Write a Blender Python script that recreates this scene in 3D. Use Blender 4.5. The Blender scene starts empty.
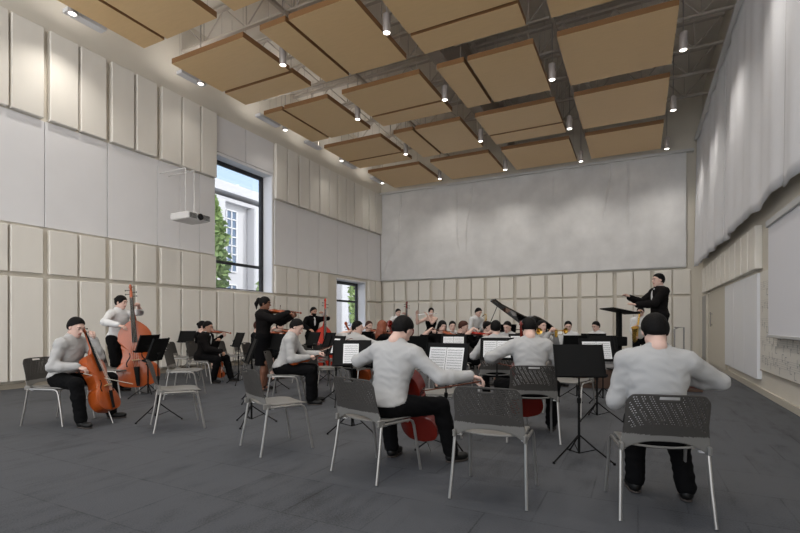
import bpy, math, random
import numpy as np
from mathutils import Vector, Matrix
random.seed(7); rng = np.random.default_rng(7)
R = math.radians; PI = math.pi
SC = bpy.context.scene; COL = SC.collection
TH = R(26.95)          # camera heading, left of the room's long axis
EYE = 1.25             # eye height
K = 1.0417             # room measurements below are written per 1.2 m of eye height
# ---------------- camera, world, sun, exposure ----------------
cd = bpy.data.cameras.new('camera'); cam = bpy.data.objects.new('camera', cd); COL.objects.link(cam)
cd.sensor_width = 36; cd.lens = 468 / 800 * 36; cd.shift_y = (323 - 266.5) / 800; cd.clip_end = 300; cd.clip_start = .05
cam.location = (0, 0, EYE); cam.rotation_euler = (R(90), 0, TH); SC.camera = cam
SC.view_settings.view_transform = 'Standard'; SC.view_settings.look = 'None'
SC.view_settings.gamma = 1; SC.view_settings.use_curve_mapping = False
SC.view_settings.exposure = 1.46
W = bpy.data.worlds.new('world'); SC.world = W; W.use_nodes = True
nt = W.node_tree; bg = nt.nodes['Background']
tc = nt.nodes.new('ShaderNodeTexCoord'); sp = nt.nodes.new('ShaderNodeSeparateXYZ'); rp = nt.nodes.new('ShaderNodeValToRGB')
nt.links.new(tc.outputs['Generated'], sp.inputs[0]); nt.links.new(sp.outputs['Z'], rp.inputs[0])
rp.color_ramp.elements[0].color = (.42, .47, .52, 1); rp.color_ramp.elements[0].position = 0       # clear sky beyond the windows
rp.color_ramp.elements[1].color = (.10, .20, .36, 1); rp.color_ramp.elements[1].position = .5
dt = nt.nodes.new('ShaderNodeVectorMath'); dt.operation = 'DOT_PRODUCT'; dt.inputs[1].default_value = (.7, -.7, 0); nt.links.new(tc.outputs['Generated'], dt.inputs[0])
rear_ramp = nt.nodes.new('ShaderNodeValToRGB'); rear_ramp.color_ramp.elements[0].position = 0; rear_ramp.color_ramp.elements[1].position = .65
nt.links.new(dt.outputs['Value'], rear_ramp.inputs[0]); mx_ = nt.nodes.new('ShaderNodeMix'); mx_.data_type = 'RGBA'; mx_.inputs[7].default_value = (.89, .885, .885, 1)   # brightness added to the sky towards the open rear, to light the hall
nt.links.new(rear_ramp.outputs[0], mx_.inputs[0]); nt.links.new(rp.outputs[0], mx_.inputs[6]); nt.links.new(mx_.outputs[2], bg.inputs[0])
bg.inputs[1].default_value = 1.1
sd = bpy.data.lights.new('sun', 'SUN'); sd.energy = .8; sd.angle = R(2); sd.color = (1, .96, .9)
so = bpy.data.objects.new('sun', sd); COL.objects.link(so)
so.rotation_euler = Vector((-.75, -.35, -.62)).to_track_quat('-Z', 'Y').to_euler()
PENDANT_W = 48; COVE_W = 260

# ---------------- materials ----------------
MATS = {}
def mat(name, col, rough=.6, metal=0., spec=.5, var=0., vscale=4., bump=0., bscale=60., stretch=(1,1,1), emit=None, trans=0., coat=0.):
    if name in MATS: return MATS[name]
    m = bpy.data.materials.new(name); m.use_nodes = True; n = m.node_tree; b = n.nodes['Principled BSDF']
    b.inputs['Base Color'].default_value = (*col, 1); b.inputs['Roughness'].default_value = rough
    b.inputs['Metallic'].default_value = metal; b.inputs['Specular IOR Level'].default_value = spec
    b.inputs['Coat Weight'].default_value = coat; b.inputs['Transmission Weight'].default_value = trans
    if emit: b.inputs['Emission Color'].default_value = (*emit[0], 1); b.inputs['Emission Strength'].default_value = emit[1]
    t = n.nodes.new('ShaderNodeTexCoord'); mp = n.nodes.new('ShaderNodeMapping'); mp.inputs['Scale'].default_value = stretch
    n.links.new(t.outputs['Object'], mp.inputs[0])
    nz = n.nodes.new('ShaderNodeTexNoise'); nz.inputs['Scale'].default_value = vscale; nz.inputs['Detail'].default_value = 4
    n.links.new(mp.outputs[0], nz.inputs['Vector'])
    mx = n.nodes.new('ShaderNodeMix'); mx.data_type = 'RGBA'
    mx.inputs[6].default_value = (*[max(0, c * (1 - var)) for c in col], 1); mx.inputs[7].default_value = (*[min(1, c * (1 + var)) for c in col], 1)
    n.links.new(nz.outputs[0], mx.inputs[0])
    if var > 0: n.links.new(mx.outputs[2], b.inputs['Base Color'])
    if bump > 0:
        n2 = n.nodes.new('ShaderNodeTexNoise'); n2.inputs['Scale'].default_value = bscale; n2.inputs['Detail'].default_value = 3
        n.links.new(mp.outputs[0], n2.inputs['Vector'])
        bp = n.nodes.new('ShaderNodeBump'); bp.inputs['Strength'].default_value = bump; bp.inputs['Distance'].default_value = .01
        n.links.new(n2.outputs[0], bp.inputs['Height']); n.links.new(bp.outputs[0], b.inputs['Normal'])
    MATS[name] = m; return m
wall_m = mat('wall_paint', (.72, .675, .59), .85, spec=.2, var=.03)
panel_m = mat('panel_fabric', (.80, .765, .70), .95, spec=.1, var=.05, vscale=3, bump=.15, bscale=220, stretch=(1, 1, .25))
flat_m = mat('flat_panel', (.80, .79, .795), .9, spec=.1, var=.03, vscale=2)
drape_m = mat('drape_canvas', (.74, .74, .765), .9, spec=.1, var=.07, vscale=1.4, bump=.25, bscale=14)
backdrape_m = mat('back_canvas', (.72, .715, .71), .9, spec=.1, var=.2, vscale=1.6, bump=.3, bscale=5)
white_m = mat('white_paint', (.75, .75, .77), .5, var=.01)
wood_m = mat('maple', (.70, .485, .25), .42, spec=.4, var=.06, vscale=3, stretch=(1, 6, 1))
steel_m = mat('painted_steel', (.50, .45, .40), .55, var=.05)
deck_m = mat('deck', (.72, .67, .60), .8, var=.04)
lampb_m = mat('lamp_metal', (.42, .38, .36), .4, metal=.3)
lens_m = mat('lamp_lens', (1, 1, 1), .3, emit=((1, .97, .9), 3))
chrome_m = mat('chrome', (.36, .35, .335), .3, metal=.75)
seat_m = mat('grey_plastic', (.175, .168, .155), .45, var=.03, vscale=20)
back_m = mat('dark_plastic', (.048, .044, .040), .55, spec=.3, var=.05, vscale=20)
black_m = mat('black_enamel', (.0045, .0045, .0045), .65, spec=.15, var=.1)
gloss_m = mat('piano_lacquer', (.006, .006, .007), .12, coat=.5)
paper_m = mat('paper', (.80, .80, .80), .8, var=.01)
ink_m = mat('ink', (.16, .16, .17), .8)
varnish_m = mat('orange_varnish', (.34, .065, .010), .28, coat=.4, var=.6, vscale=4)
varnish_red = mat('red_varnish', (.16, .012, .007), .25, coat=.4, var=.25, vscale=5)
varnish_bright = mat('bright_red_varnish', (.50, .028, .010), .3, coat=.3, var=.2, vscale=5)
bridge_m = mat('pale_maple', (.5, .33, .15), .5)
brass_m = mat('brass', (.72, .46, .11), .25, metal=.9)
silver_m = mat('silver', (.8, .8, .82), .2, metal=.9)
string_m = mat('steel_string', (.55, .53, .5), .3, metal=.8)
podium_m = mat('podium_wood', (.085, .045, .028), .5, var=.2, vscale=3, stretch=(1, 1, 6))
shirt_m = mat('white_shirt', (.395, .39, .385), .85, spec=.15, bump=.35, bscale=9)
bright_shirt = mat('bright_white_shirt', (.60, .60, .60), .85, spec=.15, bump=.3, bscale=9)
trouser_m = mat('black_trousers', (.0045, .0045, .005), .9, spec=.08, bump=.5, bscale=10)
suit_m = mat('charcoal_suit', (.0075, .0065, .0065), .9, spec=.1, bump=.4, bscale=10)
dress_m = mat('black_dress', (.003, .003, .0035), .9, spec=.08, bump=.3, bscale=10)
shoe_m = mat('black_leather', (.004, .004, .004), .5, spec=.3)
sole_m = mat('shoe_sole', (.05, .04, .035), .8)
SKIN = {'pale': mat('pale_skin', (.62, .42, .35), .6, spec=.3), 'brown': mat('brown_skin', (.17, .075, .045), .55, spec=.3),
        'tan': mat('tan_skin', (.42, .24, .17), .6, spec=.3)}
lip_m = mat('lips', (.45, .20, .17), .5); eyew_m = mat('eye_white', (.42, .40, .39), .3); iris_m = mat('iris', (.03, .02, .015), .2)
HAIR = {'black': mat('black_hair', (.0035, .003, .003), .6, spec=.12, bump=.5, bscale=40, stretch=(3, 3, .5)),
        'brown': mat('brown_hair', (.045, .014, .008), .6, spec=.2, bump=.5, bscale=40, stretch=(3, 3, .5)),
        'auburn': mat('auburn_hair', (.19, .042, .012), .5, bump=.8, bscale=30, stretch=(3, 3, .7), var=.4, vscale=20)}
glass_m = mat('window_glass', (1, 1, 1), 0, trans=1, spec=.5)
nt = glass_m.node_tree; tr = nt.nodes.new('ShaderNodeBsdfTransparent'); gl = nt.nodes.new('ShaderNodeBsdfGlossy'); gl.inputs['Roughness'].default_value = .02
ms = nt.nodes.new('ShaderNodeMixShader'); ms.inputs[0].default_value = .06
nt.links.new(tr.outputs[0], ms.inputs[1]); nt.links.new(gl.outputs[0], ms.inputs[2]); nt.links.new(ms.outputs[0], nt.nodes['Material Output'].inputs[0])
def carpet():
    m = bpy.data.materials.new('carpet_tile'); m.use_nodes = True; n = m.node_tree; b = n.nodes['Principled BSDF']
    t = n.nodes.new('ShaderNodeTexCoord')
    def noise(sc, stretch, det=5):
        mp = n.nodes.new('ShaderNodeMapping'); mp.inputs['Scale'].default_value = stretch; n.links.new(t.outputs['Object'], mp.inputs[0])
        z = n.nodes.new('ShaderNodeTexNoise'); z.inputs['Scale'].default_value = sc; z.inputs['Detail'].default_value = det
        n.links.new(mp.outputs[0], z.inputs['Vector']); return z.outputs[0]
    def mth(op, a, c):
        q = n.nodes.new('ShaderNodeMath'); q.operation = op
        for i, v in enumerate((a, c)):
            if isinstance(v, (int, float)): q.inputs[i].default_value = v
            else: n.links.new(v, q.inputs[i])
        return q.outputs[0]
    ck = n.nodes.new('ShaderNodeTexBrick'); ck.offset = .5; n.links.new(t.outputs['Object'], ck.inputs['Vector'])
    ck.inputs['Scale'].default_value = 1; ck.inputs['Brick Width'].default_value = .6; ck.inputs['Row Height'].default_value = .6
    ck.inputs['Mortar Size'].default_value = .006; ck.inputs['Color1'].default_value = (.35, .35, .35, 1); ck.inputs['Color2'].default_value = (.75, .75, .75, 1)
    ck.inputs['Mortar'].default_value = (.1, .1, .1, 1); ck.inputs['Bias'].default_value = 0
    a = mth('MULTIPLY', noise(7, (1, .3, 1)), 1.0); c = mth('MULTIPLY', noise(90, (1, 1, 1), 2), .9); d = mth('MULTIPLY', noise(1.1, (1, 1, 1), 3), .5)
    s = mth('ADD', mth('ADD', a, c), mth('ADD', d, mth('MULTIPLY', ck.outputs[0], .5)))
    r = n.nodes.new('ShaderNodeValToRGB'); n.links.new(mth('MULTIPLY', s, .7), r.inputs[0])
    r.color_ramp.elements[0].position = .62; r.color_ramp.elements[0].color = (.0035, .0038, .0045, 1)
    r.color_ramp.elements[1].position = 1.05 if False else 1.0; r.color_ramp.elements[1].color = (.062, .065, .073, 1)
    n.links.new(r.outputs[0], b.inputs['Base Color']); b.inputs['Roughness'].default_value = .75; b.inputs['Specular IOR Level'].default_value = .35
    bp = n.nodes.new('ShaderNodeBump'); bp.inputs['Strength'].default_value = .35; bp.inputs['Distance'].default_value = .01
    n.links.new(c, bp.inputs['Height']); n.links.new(bp.outputs[0], b.inputs['Normal'])
    return m
carpet_m = carpet()

# ---------------- object helpers ----------------
def tag(o, label=None, cat=None, group=None, kind=None):
    if label: o['label'] = label
    if cat: o['category'] = cat
    if group: o['group'] = group
    if kind: o['kind'] = kind
    return o
def empty(name, loc=(0, 0, 0), rz=0, label=None, cat=None, group=None):
    o = bpy.data.objects.new(name, None); COL.objects.link(o); o.location = loc; o.rotation_euler = (0, 0, rz)
    o.empty_display_size = .1
    return tag(o, label, cat, group)
class MB:
    def __init__(s): s.v = []; s.f = []; s.m = []
    def add(s, vs, fs, mi=0):
        o = len(s.v); s.v += [tuple(p) for p in vs]; s.f += [tuple(i + o for i in f) for f in fs]; s.m += [mi] * len(fs); return s
    def box(s, c, d, mi=0, rz=0, bev=0):
        hx, hy, hz = d[0] / 2, d[1] / 2, d[2] / 2; ca, sa = math.cos(rz), math.sin(rz); P = []
        if bev <= 0:
            for z in (-hz, hz):
                for x, y in ((-hx, -hy), (hx, -hy), (hx, hy), (-hx, hy)): P.append((c[0] + x * ca - y * sa, c[1] + x * sa + y * ca, c[2] + z))
            return s.add(P, [(3, 2, 1, 0), (4, 5, 6, 7), (0, 1, 5, 4), (1, 2, 6, 5), (2, 3, 7, 6), (3, 0, 4, 7)], mi)
        rings = [(-hz, bev), (-hz + bev, 0), (hz - bev, 0), (hz, bev)]; n = 8
        for z, ins in rings:
            x1, y1 = hx - ins, hy - ins; b = bev
            for x, y in ((-x1 + b, -y1), (x1 - b, -y1), (x1, -y1 + b), (x1, y1 - b), (x1 - b, y1), (-x1 + b, y1), (-x1, y1 - b), (-x1, -y1 + b)):
                P.append((c[0] + x * ca - y * sa, c[1] + x * sa + y * ca, c[2] + z))
        F = [tuple(range(7, -1, -1)), tuple(range(24, 32))]
        for k in range(3):
            for i in range(n): j = (i + 1) % n; F.append((k * 8 + i, k * 8 + j, k * 8 + 8 + j, k * 8 + 8 + i))
        return s.add(P, F, mi)
    def bx(s, x0, x1, y0, y1, z0, z1, mi=0, bev=0): return s.box(((x0 + x1) / 2, (y0 + y1) / 2, (z0 + z1) / 2), (abs(x1 - x0), abs(y1 - y0), abs(z1 - z0)), mi, 0, bev)
    def tube(s, pts, rad, n=8, mi=0, cap=True, flat=1.):
        pts = [Vector(p) for p in pts]; L = len(pts)
        rads = rad if isinstance(rad, (list, tuple)) else [rad] * L
        prev = None; base = len(s.v); V = []; F = []
        for i, p in enumerate(pts):
            t = ((pts[min(i + 1, L - 1)] - pts[max(i - 1, 0)])).normalized()
            if prev is None:
                a = Vector((0, 0, 1)) if abs(t.z) < .9 else Vector((1, 0, 0)); u = t.cross(a).normalized()
            else: u = (prev - t * prev.dot(t)).normalized()
            prev = u; w = t.cross(u)
            for k in range(n):
                q = 2 * PI * k / n; V.append(p + (u * math.cos(q) + w * math.sin(q) * flat) * rads[i])
        for i in range(L - 1):
            for k in range(n): j = (k + 1) % n; F.append((i * n + k, i * n + j, i * n + n + j, i * n + n + k))
        if cap: F.append(tuple(range(n - 1, -1, -1))); F.append(tuple(range((L - 1) * n, L * n)))
        return s.add(V, F, mi)
    def lathe(s, prof, n=20, mi=0, c=(0, 0, 0), axis=(0, 0, 1)):   # profile of (r, h) along axis
        ax = Vector(axis).normalized(); a = Vector((0, 0, 1)) if abs(ax.z) < .9 else Vector((1, 0, 0)); u = ax.cross(a).normalized(); w = ax.cross(u); c = Vector(c)
        V = [c + ax * h + (u * math.cos(2 * PI * k / n) + w * math.sin(2 * PI * k / n)) * r for r, h in prof for k in range(n)]
        F = [(i * n + k, i * n + (k + 1) % n, (i + 1) * n + (k + 1) % n, (i + 1) * n + k) for i in range(len(prof) - 1) for k in range(n)]
        if prof[0][0] > 1e-4: F.append(tuple(range(n - 1, -1, -1)))
        if prof[-1][0] > 1e-4: F.append(tuple(range((len(prof) - 1) * n, len(prof) * n)))
        return s.add(V, F, mi)
    def grid(s, fn, nu, nv, mi=0, skip=None):
        V = [fn(i / nu, j / nv) for j in range(nv + 1) for i in range(nu + 1)]
        F = [(j * (nu + 1) + i, j * (nu + 1) + i + 1, (j + 1) * (nu + 1) + i + 1, (j + 1) * (nu + 1) + i) for j in range(nv) for i in range(nu) if not (skip and skip(i, j))]
        return s.add(V, F, mi)
    def prism(s, poly, z0, z1, mi=0):
        n = len(poly); V = [(x, y, z0) for x, y in poly] + [(x, y, z1) for x, y in poly]
        return s.add(V, [tuple(range(n - 1, -1, -1)), tuple(range(n, 2 * n))] + [(i, (i + 1) % n, n + (i + 1) % n, n + i) for i in range(n)], mi)
    def xf(s, M, start=0):
        s.v[start:] = [tuple(M @ Vector(p)) for p in s.v[start:]]; return s
    def build(s, name, m, parent=None, smooth=False, solid=0):
        me = bpy.data.meshes.new(name); me.from_pydata(s.v, [], s.f); me.update()
        for q in (m if isinstance(m, (list, tuple)) else [m]): me.materials.append(q)
        if any(s.m): me.polygons.foreach_set('material_index', s.m)
        if smooth:
            me.polygons.foreach_set('use_smooth', [True] * len(me.polygons))
            if smooth != 'all':
                try: me.set_sharp_from_angle(angle=R(40))
                except Exception: pass
        o = bpy.data.objects.new(name, me); COL.objects.link(o)
        if parent: o.parent = parent
        if solid:
            md = o.modifiers.new('solid', 'SOLIDIFY'); md.thickness = solid; md.offset = 0
        return o
def copy_tree(o, parent=None):
    c = o.copy(); COL.objects.link(c)
    if parent: c.parent = parent
    for ch in list(o.children): copy_tree(ch, c)
    return c
def struct(name, mb, m, parent=None, **k):
    o = mb.build(name, m, parent, **k)
    if parent is None: o['kind'] = 'structure'
    return o
def kb(mb, x0, x1, y0, y1, z0, z1, mi=0, bev=0): return mb.bx(x0 * K, x1 * K, y0 * K, y1 * K, z0 * K, z1 * K, mi, bev)
def at(px, Z):           # ground position seen at column px at depth Z
    xl = (px - 400) / 468 * Z
    return (-Z * math.sin(TH) + xl * math.cos(TH), Z * math.cos(TH) + xl * math.sin(TH))

# ---------------- room shell ----------------
LX, RX, BY, FY, CZ = -10.15, 1.88, 18.1, -2.5, 8.75
W1 = (8.94, 11.16, 2.13, 5.77); W2 = (14.66, 16.72, .55, 2.86)   # window openings: y0 y1 z0 z1
struct('floor', kb(MB(), LX - .45, RX + .3, FY, BY + .3, -.2, 0), carpet_m)
struct('ceiling', kb(MB(), LX - .45, RX + .3, FY, BY + .3, CZ, CZ + .2), deck_m)
m = MB()
def wall_with_holes(m, x0, x1, holes):
    y = FY
    for (a, b, z0, z1) in holes:
        kb(m, x0, x1, y, a, 0, CZ); kb(m, x0, x1, a, b, 0, z0); kb(m, x0, x1, a, b, z1, CZ); y = b
    kb(m, x0, x1, y, BY + .3, 0, CZ)
wall_with_holes(m, LX - .45, LX, [W1, W2])
struct('wall_left', m, wall_m)
struct('wall_back', kb(MB(), LX, RX, BY, BY + .3, 0, CZ), wall_m)
struct('wall_right', kb(MB(), RX, RX + .3, FY, BY + .3, 0, CZ), wall_m)
base_m = mat('baseboard', (.34, .30, .24), .6)
struct('baseboard_left', kb(MB(), LX, LX + .03, FY, BY, 0, .1), base_m)
struct('baseboard_back', kb(MB(), LX + .03, RX, BY - .03, BY, 0, .1), base_m)
struct('baseboard_right', kb(MB(), RX - .03, RX, FY, BY - .03, 0, .1), mat('baseboard_pale', (.5, .46, .39), .6))
frame_m = mat('window_frame', (.018, .019, .024), .4)
for i, (a, b, z0, z1) in enumerate((W1, W2)):
    w = MB(); gx = LX - .41
    kb(w, gx, gx + .07, a, a + .12, z0, z1); kb(w, gx, gx + .07, b - .13, b, z0, z1)
    kb(w, gx, gx + .07, a + .12, b - .13, z0, z0 + .07); kb(w, gx, gx + .07, a + .12, b - .13, z1 - .12, z1)
    tz = 2.92 if i == 0 else 2.08
    kb(w, gx, gx + .07, a + .12, b - .13, tz - .04, tz + .04)
    o = struct('window_%d' % (i + 1), w, frame_m)
    j = MB(); kb(j, LX - .33, LX + .012, b - .012, b + .0, z0, z1); kb(j, LX - .33, LX + .012, a, a + .012, z0, z1)
    kb(j, LX - .33, LX + .012, a, b, z1 - .012, z1); kb(j, LX - .33, LX + .03, a, b, z0, z0 + .012)
    kb(j, LX, LX + .02, b, b + .05, z0, z1 + .06); kb(j, LX, LX + .02, a - .0, b, z1, z1 + .06)
    struct('jamb', j, mat('jamb_white', (.88, .88, .9), .6), o)
    struct('glass_pane', kb(MB(), gx + .03, gx + .036, a + .1, b - .1, z0 + .05, z1 - .1), glass_m, o)
# right-hand wall: door leaf, recess
d = kb(MB(), RX - .05, RX, 13.25, 16.3, .08, 2.05)
door = struct('door_1', d, mat('door_cream', (.58, .54, .46), .7))
hb = MB(); hb.tube([(K * (RX - .10), K * 15.4, K * 1.1), (K * (RX - .10), K * 15.4, K * 1.5)], .015)
hb.tube([(K * (RX - .10), K * 15.4, K * 1.15), (K * (RX - .04), K * 15.4, K * 1.15)], .01); hb.tube([(K * (RX - .10), K * 15.4, K * 1.45), (K * (RX - .04), K * 15.4, K * 1.45)], .01)
struct('door_handle', hb, chrome_m, door)
dd = kb(MB(), RX - .03, RX, 16.55, 17.9, .08, 2.05)
struct('door_2', dd, mat('door_grey', (.42, .41, .40), .7))
struct('trim_1', kb(kb(MB(), RX - .08, RX, 16.35, 16.5, 0, 2.1), RX - .08, RX, 17.95, 18.05, 0, 2.1), wall_m)
struct('trim_2', kb(MB(), LX, RX - .25, BY - .20, BY, 6.82, 6.90), mat('rail_white', (.66, .65, .63), .5))
struct('trim_3', kb(MB(), RX - .25, RX - .1, 1, BY - .2, 7.13, 7.2), MATS['rail_white'])
# ---------------- acoustic wall panels ----------------
ORD = ['first', 'second', 'third', 'fourth', 'fifth', 'sixth', 'seventh', 'eighth', 'ninth', 'tenth', 'eleventh', 'twelfth', 'thirteenth', 'fourteenth', 'fifteenth', 'sixteenth', 'seventeenth', 'eighteenth', 'nineteenth', 'twentieth']
def panel_left(y0, y1, z0, z1, th, m, label, grp, bev=.012):
    tag(kb(MB(), LX, LX + th, y0, y1, z0, z1, 0, bev).build('acoustic_panel', m), label, 'acoustic panel', grp)
pre = [(2.62, 3.13), (3.17, 3.68), (3.79, 4.29), (4.33, 4.85), (4.95, 5.46), (5.51, 6.02), (6.13, 6.63), (6.69, 7.19), (7.31, 7.84), (7.88, 8.40), (8.44, 8.93)]
post = []
for i in range(6):
    y = 11.24 + 1.135 * i; post += [(y, y + .5), (y + .55, y + 1.05)]
for rowname, z0, z1 in (('upper row', 5.08, 6.8), ('small low row', 2.13, 2.98), ('bottom row', .14, 2.05)):
    for i, (a, b) in enumerate(pre):
        n = len(pre) - 1 - i
        panel_left(a, b, z0, z1, .13 if z0 > 5 else .1, panel_m, '%s cream fabric panel to the left of the tall window, %s' % (ORD[n], rowname), 'cream panels left of the tall window, ' + rowname)
    for i, (a, b) in enumerate(post):
        if z0 < 3 and b > W2[0] - .12 and a < W2[1] + .1: continue
        place = 'between the two windows' if b < W2[0] or z0 > 5 else 'by the back left corner'
        panel_left(a, b, z0, z1, .13 if z0 > 5 else .1, panel_m, '%s cream fabric panel beyond the tall window, %s of the left wall' % (ORD[i], rowname), 'cream panels beyond the tall window, ' + rowname)
for i, (a, b) in enumerate([(9.0, 9.53), (9.57, 10.1), (10.14, 10.67), (10.7, 11.15)]):
    panel_left(a, b, .14, 2.05, .1, panel_m, '%s cream fabric panel from the left directly under the tall window' % ORD[i], 'cream panels under the tall window')
mid = [(2.5, 3.68), (3.69, 4.885), (4.9, 6.07), (6.09, 7.24), (7.25, 7.85), (7.86, 8.43), (8.44, 8.93)]
for i, (a, b) in enumerate(mid): panel_left(a, b, 3.03, 5.05, .05, flat_m, 'flat grey-white wall panel, %s to the left of the tall window' % ORD[len(mid) - 1 - i], 'flat panels left of the tall window', .004)
mid2 = [11.25, 12.31, 13.46, 14.66, 15.74, 16.85, 17.98]
for i in range(6): panel_left(mid2[i] + .005, mid2[i + 1] - .005, 3.03, 5.05, .05, flat_m, 'flat grey-white wall panel, %s beyond the tall window' % ORD[i], 'flat panels beyond the tall window', .004)
for i, (a, b) in enumerate([(8.96, 10.04), (10.06, 11.2)]): panel_left(a, b, 5.84, 6.8, .04, flat_m, 'short grey-white panel above the %s half of the tall window' % ('left', 'right')[i], 'short panels above the tall window', .004)
def panel_back(x0, x1, z0, z1, label, grp):
    tag(kb(MB(), x0, x1, BY - .1, BY, z0, z1, 0, .012).build('acoustic_panel', panel_m), label, 'acoustic panel', grp)
for i in range(10):
    x = -10.02 + 1.163 * i
    for j in (0, 1):
        for nm, z0, z1 in (('upper small row', 2.15, 2.97), ('lower tall row', .14, 2.07)):
            n = 2 * i + j
            panel_back(x + .055 + j * .54, x + .555 + j * .54, z0, z1, 'cream panel on the back wall, %s from the left, %s' % (ORD[n], nm), 'cream back wall panels, ' + nm)
# right wall band of hanging panels
ys = [9.78 + .63 * i for i in range(13)]
for i in range(len(ys) - 1):
    a, b = ys[i] + .05, ys[i + 1] - .06
    tag(kb(MB(), RX - .11, RX, a, b, 2.12, 2.86, 0, .012).build('acoustic_panel', panel_m), 'thick cream panel %s from the near end of the right wall row, under the canvas' % ORD[i], 'acoustic panel', 'right wall panels under the canvas')
for i, (a, b) in enumerate([(9.88, 10.95), (10.97, 12.07), (12.09, 13.2)]):
    tag(kb(MB(), RX - .07, RX, a, b, .24, 2.05, 0, .004).build('white_board', mat('board_white', (.78, .79, .82), .45)), 'tall plain white board on the right wall, %s' % ('beside the staff-lined board', 'in the middle of three', 'next to the cream door')[i], 'white board', 'three tall white boards on the right wall')
# canvas drapes
bm_ = MB()
CR = [(.08, 1.0, .35, .0), (.30, .95, .25, .02), (.36, .98, .25, -.03), (.63, .95, .7, .01), (.80, 1, .45, -.03), (.845, .97, .4, .02)]
def backcloth(u, v):
    x = -10.08 + u * 11.5; z = 3.03 + v * 3.79
    d = .10 + .012 * math.sin(u * 40) * (1 - v) + .01 * math.sin(u * 17 + v * 3)
    for cu, top, bot, sl in CR:
        if bot < v < top: d += .045 * math.exp(-((u - cu - sl * (1 - v) - .004 * math.sin(v * 9)) / .0022) ** 2) * min(1, (v - bot) * 6, (top - v) * 12 + .1)
    arc = u - (.075 - .075 * (1 - min(1, v / .42)) ** .6)
    if v < .42: d += .04 * math.exp(-(arc / .0025) ** 2)
    return (x * K, (BY - d) * K, z * K)
bm_.grid(backcloth, 560, 60)
tag(bm_.build('canvas_drape', backdrape_m, smooth='all', solid=.02), 'huge flat grey-white canvas covering the upper back wall', 'drape')
def drape(y0, y1, label, seed, z_b=3.02, z_t=7.12):
    def fn(u, v):
        y = y0 + (y1 - y0) * u
        s = y * 1.0
        fold = .035 * math.sin(s * 4.1 + seed) + .03 * math.sin(s * 9.3 + 2 * seed) * (.4 + .6 * (y / 17))
        z = z_b + .02 * math.sin(s * 2.3 + seed) + .012 * math.sin(s * 6.1) + (z_t - z_b) * v
        amp = (.55 + .45 * (1 - v)) * (1. if y > 11 else .55)
        return ((RX - .155 + fold * amp - .05 * (1 - v)) * K, y * K, z * K)
    tag(MB().grid(fn, int((y1 - y0) * 16), 24).build('canvas_drape', drape_m, smooth='all', solid=.015), label, 'drape', 'canvas drapes along the right wall')
drape(12.40, 17.75, 'folded white canvas drape on the right wall nearest the back corner', 1.1)
drape(7.68, 12.37, 'middle white canvas drape on the right wall with a slit at each side', 2.3, z_b=3.0)
drape(2.0, 7.66, 'nearest white canvas drape high on the right wall, cut by the photo edge', .4, z_b=2.97)
# projection screen and staff-lined board
sc_ = empty('projection_screen', (0, 0, 0), 0, 'white pull-down projection screen hung on the right wall', 'screen')
kb(MB(), RX - .15, RX - .14, 5.4, 8.7, 1.03, 2.62).build('screen_surface', mat('screen_white', (.74, .74, .78), .7), sc_)
kb(MB(), RX - .18, RX - .06, 5.35, 8.72, 2.62, 2.72, 0, .01).build('housing', mat('screen_grey', (.5, .5, .5), .5), sc_)
kb(MB(), RX - .165, RX - .125, 5.38, 8.72, .99, 1.03, 0, .005).build('weight_bar', MATS['screen_grey'], sc_)
sb = empty('staff_board', (0, 0, 0), 0, 'long pale board of printed music staves on the right wall', 'board')
kb(MB(), RX - .04, RX, 4.5, 9.8, .42, 2.05, 0, .004).build('board', mat('board_cream', (.74, .71, .65), .6), sb)
m = MB(); x = (RX - .044) * K
for st in (.55, .85, 1.15, 1.45, 1.75):
    for l in range(5):
        z = (st + l * .03) * K; m.bx(x - .001, x, 4.6 * K, 9.76 * K, z - .0015, z + .0015)
    y = 9.7
    while y > 5:
        y -= random.uniform(.08, .2); z = st + random.choice([0, .03, .06, .09, .12]) - .01
        m.box((x - .002, y * K, z * K), (.002, .035, .026)); sgn = 1 if random.random() < .5 else -1
        m.bx(x - .003, x - .001, y * K + .012, y * K + .018, z * K, (z + sgn * .09) * K)
        if random.random() < .4: m.bx(x - .003, x - .001, y * K - .07, y * K + .018, (z + sgn * .09) * K - .006, (z + sgn * .09) * K + .006)
m.build('staves_and_notes', mat('print_grey', (.42, .41, .40), .8), sb)
kb(MB(), RX - .045, RX, 4.5, 9.8, .405, .42).build('ledge', base_m, sb)

# ---------------- ceiling: clouds, joists, girder, pendants ----------------
cols = [(-9.14, -7.02), (-6.58, -4.46), (-4.03, -1.91), (-1.44, .66)]
rows = [(4.1, 6.25), (6.9, 9.08), (9.74, 11.88), (12.5, 14.72), (15.3, 17.5)]
CH = 6.9; CT = .12
RN = ['nearest row', 'second row', 'third row', 'fourth row', 'row by the back wall']; CN = ['leftmost column', 'second column', 'third column', 'right-hand column']
def cloud(x0, x1, y0, y1, label, z=CH):
    c = empty('ceiling_cloud', ((x0 + x1) / 2 * K, (y0 + y1) / 2 * K, z * K), 0, label, 'ceiling panel', 'suspended maple ceiling clouds')
    hx, hy = (x1 - x0) / 2 * K, (y1 - y0) / 2 * K
    b = MB().box((0, 0, CT / 2), (2 * hx, 2 * hy, CT)); b.m = [0, 0, 1, 1, 1, 1]; b.build('wood_panel', [wood_m, mat('shaded_edge', (.26, .13, .05), .5)], c)  # side faces browner than the underside: shade put into the edge colour
    for sx in (-1, 1):
        for sy in (-1, 1):
            MB().tube([(sx * (hx - .12), sy * (hy - .12), CT), (sx * (hx - .12), sy * (hy - .12), (CZ - z) * K - .002)], .006, 6).build('cable', steel_m, c)
def split(ci, ri):
    if ci == 3 or ri == 4: return None
    return 'y' if (ci + ri) % 2 == 0 else 'x'      # 'y': narrow strip on the left
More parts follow.
